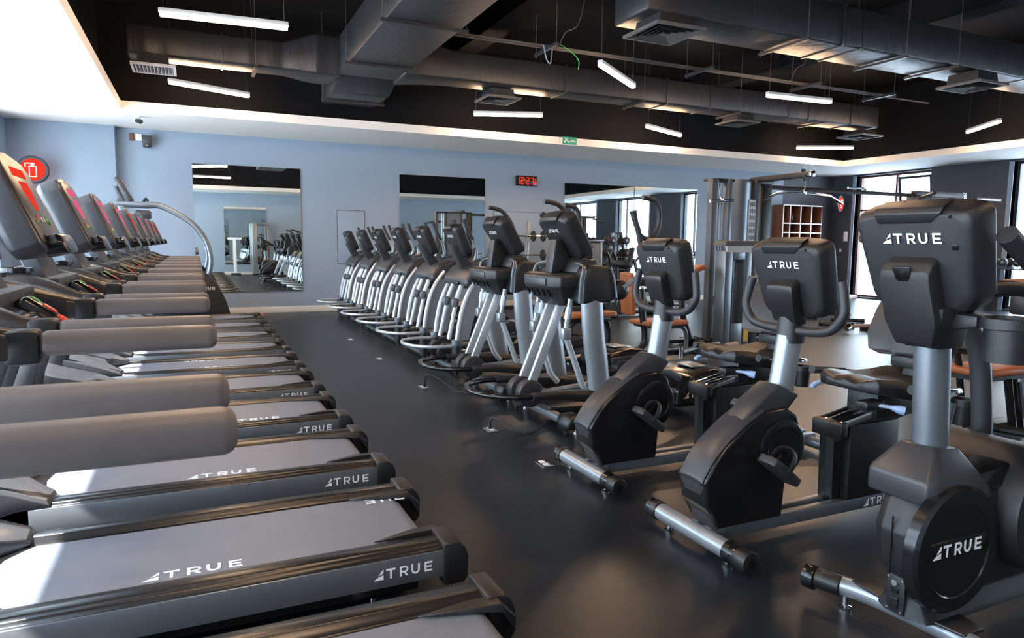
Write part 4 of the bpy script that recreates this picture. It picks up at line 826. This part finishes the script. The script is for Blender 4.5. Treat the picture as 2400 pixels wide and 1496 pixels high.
cup = MB().lathe([(0, .965), (.058, .968), (.063, 1.065), (.075, 1.068), (.075, 1.098), (.066, 1.10), (.062, 1.09), (.058, .98), (0, .98)], (.055, -.215, 0), 'z', 32).build('cup_holder', 'case', r)
MB().loft([[(.0, -.05, 1.045), (.10, -.05, 1.045), (.10, -.05, 1.105), (.0, -.05, 1.105)], [(-.005, -.16, 1.065), (.11, -.16, 1.065), (.11, -.16, 1.10), (-.005, -.16, 1.10)]], .008).build('cup_bracket', 'case', cup)
MB().tube([(.06, -.08, 1.12), (.10, -.12, 1.17), (.22, -.15, 1.175), (.42, -.15, 1.13)], [.03, .028, .022, .022], 14, 5).build('fixed_handle', 'case', r)
MB().tube([(.06, .08, 1.12), (.10, .12, 1.17), (.22, .15, 1.175), (.42, .15, 1.13)], [.03, .028, .022, .022], 14, 5).build('fixed_handle', 'case', r)

# ------------------------------------------------------------------ cable stations in the middle distance
def pulley(b, c, r_=.05): b.cyl((c[0], c[1]-.012, c[2]), (c[0], c[1]+.012, c[2]), r_, seg=16)
r = thing('cable_tower', 'tall grey cable tower with printed exercise chart behind the bikes', 'cable machine', (6.75, 7.45, 0))
MB().box(-.48, -.39, -.15, -.05, 0, 2.2, .006).build('post', 'grey', r); MB().box(-.21, -.15, -.17, -.05, 0, 2.2, .006).build('post', 'satin', r); MB().box(.26, .34, -.17, -.05, 0, 2.2, .006).build('post', 'grey', r); MB().box(.46, .62, -.10, .02, 0, 2.18, .006).build('post', 'plastic', r)
sh = MB().loft([[(x, -.10-.10*math.sin(PI*(x+.15)/.41), z) for x in [-.15+.41*i/10 for i in range(11)]]+[(.26, .02, z), (-.15, .02, z)] for z in (.05, 2.2)]).build('shroud', 'satin', r, None, 50)
ch = MB().box(.12, .235, -.205, -.20, 1.36, 1.93).build('exercise_chart', 'paper', sh)
b = MB()
for i in range(6): 
    z = 1.39+i*.09
    for j in range(3): b.box(.133+j*.034, .155+j*.034, -.207, -.205, z, z+.055)
b.build('chart_figure', 'grey', ch)
MB().box(-.47, .61, -.14, .05, 2.16, 2.2, .006).build('top_plate', 'dark', r); MB().box(-.5, .64, -.25, .1, 0, .05, .008).build('base_plate', 'plastic', r)
for x in (-.29, -.24): MB().cyl((x, -.06, .05), (x, -.06, 2.16), .010, seg=8).build('guide_rod', 'chrome', r)
MB().box(-.36, -.27, -.12, 0, .5, .62).build('selector_block', 'plastic', r)
MB().hexa([(.20, -1.12, 2.17), (.26, -1.12, 2.17), (.40, .0, 2.17), (.30, .0, 2.17), (.20, -1.12, 2.235), (.26, -1.12, 2.235), (.40, .0, 2.25), (.30, .0, 2.25)], .006).build('pulley_arm', 'plastic', r)
MB().box(.19, .27, -1.15, -1.115, 2.165, 2.24, .01).build('arm_end_cap', 'chrome', r)
b = MB(); pulley(b, (.23, -1.05, 2.16), .045); b.build('pulley', 'plastic', r); MB().tube([(.215, -1.05, 2.16), (.21, -1.05, 2.0)], .005, 6).build('cable', 'chrome', r)
XB = thing('crossover_beam', 'black beam with steel grip joining the two cable towers', 'beam', (7.39, 7.40, 2.13)); MB().tube([(0, 0, 0), (2.96, 0, 0)], .03, 8).build('beam', 'plastic', XB)
MB().tube([(1.36, -.15, .04), (1.7, -.15, .04), (1.76, -.11, 0)], .017, 8, 4).build('pull_up_grip', 'chrome', XB)
r = thing('lat_pulldown_bar', 'long bent steel pulldown bar hanging from the cable tower arm', 'pulldown bar', (6.96, 6.40, 1.95))
MB().tube([(-.68, 0, -.09), (-.45, 0, .0), (0, 0, .012), (.45, 0, .0), (.68, 0, -.09)], .017, 10).build('bar', 'chrome', r); MB().box(-.018, .018, -.018, .018, .0, .06, .004).build('swivel', 'chrome', r)
r = thing('straight_pull_bar', 'short straight steel bar hung on the left column of the cable tower', 'pull bar', (6.30, 7.15, 1.89))
MB().tube([(-.19, 0, -.012), (.19, 0, .012)], .02, 10).build('bar', 'chrome', r); MB().tube([(0, .02, .02), (0, .08, .3)], .006, 6).build('cable', 'chrome', r); MB().box(-.018, .018, -.018, .018, .0, .05, .004).build('swivel', 'chrome', r)
r = thing('weight_cabinet', 'lower silver weight stack housing with a tall slot in front of the cable tower', 'weight machine', (6.47, 6.95, 0))
b = MB(); b.box(-.33, -.20, -.1, .1, .0, 1.25, .02); b.box(.0, .12, -.1, .1, .0, 1.25, .02); b.box(-.20, 0, -.1, .1, 1.12, 1.25, .01); b.box(-.20, 0, -.1, .1, 0, .3, .01); b.box(-.20, 0, .04, .08, .3, 1.12); b.build('housing', 'satin', r)
MB().box(.12, .30, -.06, .1, 0, 1.22, .02).build('side_column', 'dark', r)
MB().loft([[(-.36, -.13, 1.30), (.30, -.13, 1.30), (.30, .12, 1.30), (-.36, .12, 1.30)], [(-.33, -.1, 1.37), (.28, -.1, 1.37), (.28, .1, 1.37), (-.33, .1, 1.37)]], .012).build('top_cap', 'grey', r)
MB().loft([[(-.31, -.11, 1.22), (.12, -.11, 1.22), (.12, -.09, 1.22), (-.31, -.09, 1.22)], [(-.34, -.135, 1.30), (.20, -.135, 1.30), (.20, -.09, 1.30), (-.34, -.09, 1.30)]]).build('instruction_label', 'paper', r)
MB().cyl((-.1, 0, .3), (-.1, 0, 1.12), .012, seg=8).build('guide_rod', 'chrome', r)
MB().box(.02, .09, -.112, -.10, .06, .42).build('warning_label', 'yellow', r)
r = thing('cable_tower', 'far cable tower whose top shows above the large front console', 'cable machine', (10.75, 7.42, 0))
MB().box(-.35, .35, -.15, .1, 0, 2.12, .02).build('shroud', 'grey', r); MB().box(.4, .5, -.1, .05, 0, 2.12, .01).build('post', 'plastic', r); MB().box(-.38, .8, -.1, .0, 2.12, 2.2, .006).build('top_beam', 'plastic', r); MB().box(-.45, .6, -.25, .15, 0, .05).build('base_plate', 'plastic', r)
MB().box(.8, .87, -.1, .0, 2.11, 2.21, .01).build('arm_end_cap', 'chrome', r)
MB().tube([(-.3, -.1, 2.08), (-1.2, -.95, 2.08)], .028, 8).build('pulley_arm', 'plastic', r); MB().tube([(.8, -.3, 2.1), (1.35, -.35, 2.1)], .02, 8).build('pull_up_grip', 'chrome', r)
r = thing('curl_bar', 'bent steel bar hanging left of the large front console', 'pull bar', (9.45, 6.45, 1.78)); MB().tube([(-.62, 0, -.07), (-.42, 0, 0), (.42, 0, 0), (.62, 0, -.07)], .016, 8).build('bar', 'chrome', r); MB().tube([(0, 0, .0), (.02, .02, .28)], .006, 6).build('cable', 'chrome', r)

# ------------------------------------------------------------------ cubby shelf and items near it
r = thing('cubby_shelf', 'brown wooden cubby shelf with pale edges on the dark back wall', 'shelf', (13.96, YB-.2, 0))
W2, H0, H1 = .66, .12, 2.34
MB().box(-W2, W2, .18, .195, H0, H1).build('back_panel', 'wood', r)
for x in (-.66, -.43, -.07, .30, .66): MB().box(x-.012, x+.012, -.16, .18, 0, H1, .002).build('upright', 'wood', r)
for z in (.12, .38, .62, .86, 1.12, 1.42, 1.65, 1.88, 2.33): MB().box(-.67, .67, -.16, .18, z-.012, z+.012, .002).build('shelf_board', 'wood', r)
b = MB()
for x in (-.66, -.43, -.07, .30): b.box(x-.014, x+.014, -.164, -.158, 0, H1)
for z in (.12, .38, .62, .86, 1.12, 1.42, 1.65, 1.88, 2.33): b.box(-.67, .67, -.165, -.159, z-.014, z+.014)
b.build('edge_banding', 'base', r)
r = thing('helmet_bag', 'small dark and grey bag in the top row of the cubby shelf', 'bag', (13.63, YB-.22, 1.895)); MB().ball((0, 0, .12), .12, (.7, 1, 1)).build('body', 'plate', r); MB().tube([(-.05, -.02, .2), (0, -.02, .3), (.05, -.02, .2)], .012, 8, 5).build('strap', 'satin', r)
r = thing('light_switch', 'double grey switch plate on the dark wall left of the far window', 'switch', (XR-.01, 12.86, 1.15)); MB().box(-.012, .0, -.05, .05, 0, .13, .003).build('plate', 'satin', r); MB().box(-.016, -.012, -.03, .03, .03, .1).build('rocker', 'white', r)
r = thing('wall_intercom', 'pale handset on the dark wall beside the far window', 'intercom', (XR-.01, 12.72, 1.45)); MB().box(-.03, 0, -.06, .06, 0, .25, .01).build('body', 'white', r); MB().box(-.06, -.03, -.02, .02, .02, .23, .01).build('handset', 'soffit', r)

# ------------------------------------------------------------------ benches, pads, racks
def bench(name, label, loc, L_, z, rz=0, back=None, m='plastic'):
    r = thing(name, label, 'bench', loc, 'tan topped benches', rz); h = L_/2
    MB().loft([[(x, -w, z), (x, w, z), (x, w*1.05, z+.03), (x, w*.9, z+.06), (x, -w*.9, z+.06), (x, -w*1.05, z+.03)] for x, w in ((-h, .09), (-h+.05, .125), (h-.05, .125), (h, .09))], .01).build('seat_pad', 'tan', r)
    MB().box(-h+.05, h-.05, -.035, .035, z-.06, z, .005).build('spine', m, r)
    for s in (-1, 1):
        MB().tube([(s*(h-.30), 0, z-.03), (s*(h-.12), 0, z-.05), (s*(h-.06), 0, z-.16), (s*(h-.06), 0, .05)], .034, 8, 4).build('leg', m, r)
        MB().cyl((s*(h-.06), -.22, .035), (s*(h-.06), .22, .035), .033, bev=.006).build('foot_bar', m, r)
        for q in (-1, 1): MB().cyl((s*(h-.06), q*.22, .04), (s*(h-.06), q*.27, .04), .04, bev=.006).build('foot_cap', 'gloss', r)
    return r
bench('flat_bench', 'tan topped flat bench seen behind the grey column of the front elliptical', (4.45, 7.35, 0), .72, .40, .1)
r = thing('preacher_seat', 'tan padded seat on a curved black post behind the leftmost bike', 'exercise bench', (4.95, 6.62, 0), 'tan topped benches')
MB().box(-.28, .30, -.2, .2, .37, .425, .02, 3).build('seat_pad', 'tan', r); MB().box(-.24, .26, -.16, .16, .345, .37).build('seat_board', 'plastic', r)
MB().tube([(-.29, -.05, .80), (-.27, -.05, .55), (-.22, -.05, .28), (-.24, -.05, .14), (-.36, -.05, .05), (-.46, -.05, .045)], .042, 10, 5).build('back_post', 'plastic', r)
MB().cyl((-.29, -.05, .80), (-.29, -.05, .82), .043).build('post_cap', 'chrome', r)
MB().hexa([(-.36, .02, .48), (-.30, .02, .48), (-.30, .26, .48), (-.36, .26, .48), (-.40, .02, .98), (-.34, .02, .98), (-.34, .26, .98), (-.40, .26, .98)], .02, 3).build('back_pad', 'tan', r)
MB().box(.02, .09, -.04, .04, .05, .345, .006).build('pedestal', 'satin', r); MB().tube([(.20, 0, .33), (.36, 0, .32), (.42, 0, .22), (.42, 0, .04)], .026, 10, 5).build('front_leg', 'satin', r)
MB().box(-.45, .5, -.05, .05, .02, .06, .006).build('base_beam', 'plastic', r); MB().cyl((.40, -.25, .035), (.40, .25, .035), .034).build('foot_bar', 'plastic', r); MB().cyl((-.42, -.22, .03), (-.42, .22, .03), .03).build('foot_bar', 'plastic', r)
r = thing('curl_bench', 'tan sloping arm pad of a curl bench beside the dark tower post', 'exercise bench', (5.85, 7.25, 0), 'tan topped benches')
MB().hexa([(-.30, -.22, .86), (.15, -.22, 1.0), (.15, .22, 1.0), (-.30, .22, .86), (-.32, -.22, .91), (.13, -.22, 1.06), (.13, .22, 1.06), (-.32, .22, .91)], .022, 3).build('arm_pad', 'tan', r)
MB().tube([(-.05, 0, .92), (-.05, 0, .45), (.1, 0, .05)], .04, 8, 4).build('post', 'plastic', r); MB().box(-.45, -.15, -.15, .15, .42, .47, .015).build('seat_pad', 'tan', r); MB().box(-.33, -.27, -.03, .03, .05, .42).build('seat_post', 'satin', r)
MB().box(-.45, .2, -.05, .05, .02, .07, .006).build('base_beam', 'plastic', r); MB().cyl((-.4, -.25, .03), (-.4, .25, .03), .03).build('foot_bar', 'plastic', r); MB().cyl((.15, -.25, .03), (.15, .25, .03), .03).build('foot_bar', 'plastic', r)
r = thing('footplate_platform', 'low dark weight machine base with chrome pin behind the leftmost bike', 'machine base', (4.55, 5.75, 0))
MB().box(-.35, .30, -.14, .14, .06, .13, .008).build('plate', 'dark', r); MB().cyl((.05, 0, .13), (.05, 0, .24), .02).build('pin', 'chrome', r)
for x in (-.3, .25): MB().cyl((x, -.05, 0), (x, -.05, .06), .02).build('foot', 'chrome', r)
MB().tube([(.15, .1, .16), (.5, .25, .17), (.9, .4, .18)], .03, 8).build('lever_arm', 'plastic', r); MB().cyl((.46, .235, .168), (.52, .26, .17), .033).build('warning_band', 'yellow', r)
for i, (x, y, a, z) in enumerate(((5.98, 6.62, .5, .03), (6.05, 6.45, .2, .03), (6.0, 6.53, .35, .082))):
    o = MB().tube([(-.14, 0, 0), (.14, 0, 0)], .03, 10).build('grip_roll', mat('pale_wood_roll', (.45, .30, .2), .6) if i == 0 else 'roll', None, (x, y, z)); M.setdefault('roll', o.data.materials[0]); o.rotation_euler = (0, 0, a)
    tag(o, ('pale tan roll on the floor, farthest of the small pile by the weight cabinet', 'pale tan roll on the floor, nearest of the small pile by the weight cabinet', 'pale tan roll lying on top of the small floor pile by the weight cabinet')[i], 'grip roll', 'tan rolls on the floor')
bench('flat_bench', 'tan topped bench standing in front of the far window', (10.6, 9.2, 0), 1.1, .42, .12)
bench('flat_bench', 'tan topped bench just right of the middle bike handlebar', (9.9, 8.15, 0), 1.0, .42, .5)
r = thing('weight_peg', 'low steel storage peg with plate on the floor beside the middle bike', 'weight peg', (9.3, 7.35, 0)); MB().tube([(-.25, -.02, .09), (.5, 0, .09)], .025, 10).build('bar', 'tan', r); MB().cyl((-.3, -.02, .06), (-.24, -.02, .09), .05).build('end_knob', 'chrome', r); MB().box(.2, .6, -.15, .15, 0, .07, .01).build('base', 'plastic', r)
# leg machine at the right edge
r = thing('leg_machine', 'black framed leg machine with tan pad at the right edge behind the large console', 'weight machine', (5.05, 2.93, 0))
MB().box(-.30, .55, -.17, .17, .435, .485, .018, 3).build('seat_pad', 'tan', r); MB().box(-.26, .5, -.13, .13, .40, .435).build('seat_board', 'plastic', r)
for y in (-.10, .08): MB().tube([(-.24, y, .62), (-.10, y, .05)], .024, 10).build('front_post', 'plastic', r)
MB().tube([(.02, -.12, .40), (.13, -.12, .03)], .026, 10).build('slant_post', 'plastic', r); MB().tube([(.12, -.1, .40), (.25, -.1, .03)], .026, 10).build('slant_post', 'plastic', r)
MB().hexa([(.10, -.15, .38), (.13, -.15, .38), (.13, -.13, .38), (.10, -.13, .38), (.18, -.15, .12), (.21, -.15, .12), (.21, -.13, .12), (.18, -.13, .12)]).build('adjust_strip', 'chrome', r)
MB().tube([(-.11, .35, .05), (.05, -.25, .05), (.08, -.4, .05)], .03, 10).build('base_tube', 'plastic', r); MB().box(-.15, .5, -.06, .06, .02, .07, .006).build('base_plate', 'plastic', r)
MB().tube([(.45, .02, .05), (.5, .05, .5), (.55, .05, .78)], .04, 10).build('back_post', 'satin', r); MB().box(.50, .56, -.14, .18, .55, .80, .02).build('back_pad', 'plastic', r)
MB().tube([(-.24, -.10, .62), (-.24, .10, .62)], .05, 12).build('roller_pad', 'plastic', r)
r = thing('row_machine', 'weight machine with steel floor rail and pale post right of the large console', 'weight machine', (8.6, 5.0, 0))
MB().tube([(.60, .82, .08), (-.35, -.12, .10)], .04, 4).build('floor_rail', 'silver', r); MB().box(-.30, .15, -.30, -.02, .30, .36, .02).build('seat_pad', 'tan', r); MB().box(-.1, -.04, -.2, -.12, .05, .3).build('seat_post', 'plastic', r)
MB().box(-.22, -.14, -.62, -.54, 0, 1.6, .01).build('post', 'silver', r); MB().cyl((-.34, -.5, .72), (-.28, -.56, .72), .075, seg=18).build('pivot_hub', 'chrome', r); MB().box(-.45, -.14, -.6, -.42, .58, .82, .03).build('pivot_block', 'dark', r)
MB().box(-.55, .25, -.62, -.40, .93, .97, .015).build('arm_pad', 'tan', r); MB().box(-.2, .3, -.7, -.45, 0, .06).build('base_plate', 'plastic', r); MB().box(-.9, -.62, -.05, .0, 1.0, 1.3, .02).build('cover_panel', 'satin', r); MB().box(-.79, -.73, -.04, -.01, 0, 1.0).build('cover_post', 'satin', r)
# dumbbells: vertical tree by the right mirror and rack under the far windows
def make_dumbbell(L_, R_):
    r = thing('dumbbell', '', 'dumbbell', (0, 0, 0)); MB().cyl((0, -L_*.3, 0), (0, L_*.3, 0), .016, seg=10).build('handle', 'chrome', r)
    for s in (-1, 1): hd = MB().cyl((0, s*L_*.28, 0), (0, s*L_*.5, 0), R_, bev=.012, seg=18).build('head', 'plate', r); MB().cyl((0, s*L_*.5, 0), (0, s*(L_*.5+.003), 0), R_*.35, seg=12).build('end_badge', 'satin', hd)
    return r
r = thing('dumbbell_tree', 'black A frame dumbbell tree standing before the right mirror', 'dumbbell rack', (8.2, 12.55, 0))
MB().hexa([(-.42, -.14, .05), (-.36, -.14, .05), (-.36, -.06, .05), (-.42, -.06, .05), (-.14, -.10, 1.55), (-.09, -.10, 1.55), (-.09, -.04, 1.55), (-.14, -.04, 1.55)]).build('leg', 'silver', r); MB().hexa([(.36, -.14, .05), (.42, -.14, .05), (.42, -.06, .05), (.36, -.06, .05), (.05, -.10, 1.55), (.10, -.10, 1.55), (.10, -.04, 1.55), (.05, -.04, 1.55)]).build('leg', 'plastic', r)
MB().box(-.50, .50, -.16, -.04, 0, .05, .01).build('base', 'plastic', r); MB().box(-.14, .10, -.1, -.04, 1.53, 1.57).build('top_bar', 'plastic', r)
LV = [(1.40, .17), (1.14, .21), (.88, .26), (.60, .31)]
for z, w in LV: MB().box(-w-.06, w+.06, -.18, .10, z-.115, z-.095, .004).build('cradle', 'plastic', r)
db0 = None
for k2, (z, w) in enumerate(LV):
    for s in (-1, 1):
        R_ = .085; lab = '%s dumbbell on the %s cradle of the dumbbell tree' % ('left' if s < 0 else 'right', ('top', 'second', 'third', 'lowest')[k2])
        if db0 is None: db0 = make_dumbbell(.28, R_); db0.location = (8.2+s*w, 12.51, z-.0095); db0['label'] = lab; db0['group'] = 'dumbbells on the tree'
        else: dup(db0, (8.2+s*w, 12.51, z-.0095), lab)
r = thing('dumbbell_rack', 'two tier dumbbell rack along the window wall, seen in the mirror', 'dumbbell rack', (14.95, 7.9, 0))
for y in (-1.1, 1.1): MB().box(-.25, .25, y-.04, y+.04, 0, .95, .01).build('side_frame', 'plastic', r)
for z, x in ((.45, -.14), (.90, .10)): MB().hexa([(x-.16, -1.1, z-.02), (x+.16, -1.1, z+.02), (x+.16, 1.1, z+.02), (x-.16, 1.1, z-.02), (x-.16, -1.1, z+.0), (x+.16, -1.1, z+.04), (x+.16, 1.1, z+.04), (x-.16, 1.1, z)]).build('shelf', 'plastic', r)
for t_, (z, x, ll) in enumerate(((.575, -.14, 'lower'), (1.025, .10, 'upper'))):
    for i in range(8):
        o = dup(db0, (14.95+x, 6.95+i*.27, z), 'black round dumbbell on the %s shelf of the window wall rack' % ll, PI/2); o['group'] = 'dumbbells on the %s shelf' % ll
# plate loaded stand and weight cabinet before the back wall
r = thing('plate_stand', 'white post stand with black round plates on the wall behind the ellipticals', 'weight stand', (6.1, 12.6, 0))
MB().hexa([(-.12, -.05, .05), (-.04, -.05, .05), (-.04, .03, .05), (-.12, .03, .05), (.0, -.05, 1.75), (.07, -.05, 1.75), (.07, .03, 1.75), (.0, .03, 1.75)], .01).build('post', 'silver', r); MB().box(-.5, .5, -.06, .06, 0, .05, .01).build('base', 'plastic', r); MB().box(-.06, .06, -.4, .4, 0, .05, .01).build('base', 'plastic', r)
for z in (1.46, 1.08): MB().tube([(-.34, -.06, z), (.42, -.06, z)], .018, 8).build('peg', 'chrome', r)
for i, (x, z, l) in enumerate(((-.30, 1.46, 'upper left'), (.12, 1.46, 'upper middle'), (.34, 1.46, 'upper right'), (-.28, 1.08, 'lower left'), (.34, 1.08, 'lower right'))):
    o = MB().lathe([(.019, -.02), (.10, -.02), (.11, -.012), (.11, .012), (.10, .02), (.019, .02)], (0, 0, 0), 'x', 24).build('weight_plate', 'plate', None, (6.1+x, 12.54, z)); tag(o, '%s black plate on the white post stand' % l, 'weight plate', 'plates on the white stand')
r = thing('weight_cabinet', 'grey weight stack cabinet by the mirror left of the dumbbell tree', 'weight machine', (7.25, 12.3, 0))
MB().box(-.3, .28, -.2, .2, 0, 1.34, .02).build('housing', 'grey', r); MB().box(.28, .34, -.2, .2, 0, 1.36, .01).build('corner_post', 'silver', r); MB().box(-.33, .36, -.23, .23, 1.36, 1.40, .01).build('top_tray', 'satin', r)
MB().box(-.1, .1, -.206, -.2, .3, 1.2).build('weight_window', 'gloss', r)
for s in (-1, 1): MB().tube([(.55, -.3+s*.12, .05), (.55, -.3+s*.12, .9), (.42, -.35+s*.12, 1.15)], .035, 10, 4).build('press_arm', 'plastic', r)
MB().box(.3, .65, -.45, -.15, 0, .05).build('base', 'plastic', r)
# things near the wall behind the camera, seen small in the left mirror
r = thing('cable_column', 'white cable column with tan pad, reflected in the left mirror', 'cable machine', (2.25, -2.1, 0))
MB().box(-.30, -.10, -.2, .2, 0, 2.0, .02).build('housing', 'silver', r); MB().box(-.10, .35, -.1, .1, 1.92, 2.0, .01).build('top_beam', 'satin', r); MB().box(.28, .36, -.06, .06, 0, 1.92, .01).build('post', 'satin', r); MB().box(-.3, .5, -.25, .3, 0, .05, .01).build('base', 'plastic', r)
MB().box(.12, .28, .12, .20, .75, 1.22, .03).build('back_pad', 'tan', r); MB().box(.08, .32, .12, .40, .60, .66, .02).build('seat_pad', 'tan', r); MB().box(.17, .23, .1, .2, .05, .62).build('seat_post', 'yellow', r)
r = thing('body_scale', 'white column weighing scale, reflected in the left mirror', 'scale', (1.35, -2.15, 0)); MB().box(-.18, .18, -.05, .35, 0, .07, .02).build('platform', 'dark', r); MB().box(-.05, .05, -.05, .02, .07, 1.35, .01).build('column', 'white', r); MB().box(-.25, .25, -.05, .05, 1.35, 1.43, .01).build('head', 'white', r)

# dark leg and rack machines between the ellipticals and the mirrors
r = thing('leg_curl_machine', 'black leg machine with roller pads in front of the dumbbell tree', 'weight machine', (7.3, 10.6, 0))
MB().box(-.6, .6, -.05, .05, .03, .10, .006).build('base_beam', 'plastic', r)
for x in (-.55, .5): MB().cyl((x, -.35, .04), (x, .35, .04), .04, bev=.006).build('foot_bar', 'plastic', r)
MB().hexa([(-.30, -.04, .1), (-.22, -.04, .1), (-.22, .04, .1), (-.30, .04, .1), (-.05, -.04, 1.25), (.03, -.04, 1.25), (.03, .04, 1.25), (-.05, .04, 1.25)], .006).build('mast', 'plastic', r)
MB().hexa([(.35, -.03, .1), (.40, -.03, .1), (.40, .03, .1), (.35, .03, .1), (.0, -.03, 1.05), (.05, -.03, 1.05), (.05, .03, 1.05), (.0, .03, 1.05)], .004).build('brace', 'satin', r)
for x, z in ((-.25, .95), (.12, .62)): MB().cyl((x, -.26, z), (x, .26, z), .065, bev=.02, seg=18).build('roller_pad', 'plastic', r)
for sgn in (-1, 1): MB().tube([(.02, sgn*.2, .9), (.22, sgn*.24, .98), (.36, sgn*.25, 1.12)], [.022, .024, .026], 10, 4).build('handle', 'rubber', r)
MB().box(.10, .55, -.16, .16, .44, .50, .02).build('seat_pad', 'plastic', r)
r = thing('plate_rack', 'black plate holder with round black plates before the mirror right of the dumbbell tree', 'weight stand', (9.3, 12.3, 0))
MB().box(-.04, .04, -.04, .04, .05, 1.15, .006).build('mast', 'plastic', r); MB().box(-.32, .32, -.3, .3, 0, .05, .01).build('base', 'plastic', r)
for z in (1.0, .7, .36): MB().tube([(-.24, 0, z), (.24, 0, z)], .02, 8).build('peg', 'chrome', r)
for z, R_, nm in ((1.0, .13, 'top'), (.7, .145, 'middle'), (.36, .16, 'bottom')):
    for sgn, sd_ in ((-1, 'left'), (1, 'right')):
        o = MB().lathe([(.021, -.025), (R_-.01, -.025), (R_, -.015), (R_, .015), (R_-.01, .025), (.021, .025)], (0, 0, 0), 'x', 24).build('weight_plate', 'plate', None, (9.3+sgn*.12, 12.3, z)); tag(o, 'black plate on the %s %s peg of the black plate holder' % (nm, sd_), 'weight plate', 'plates on the black holder')
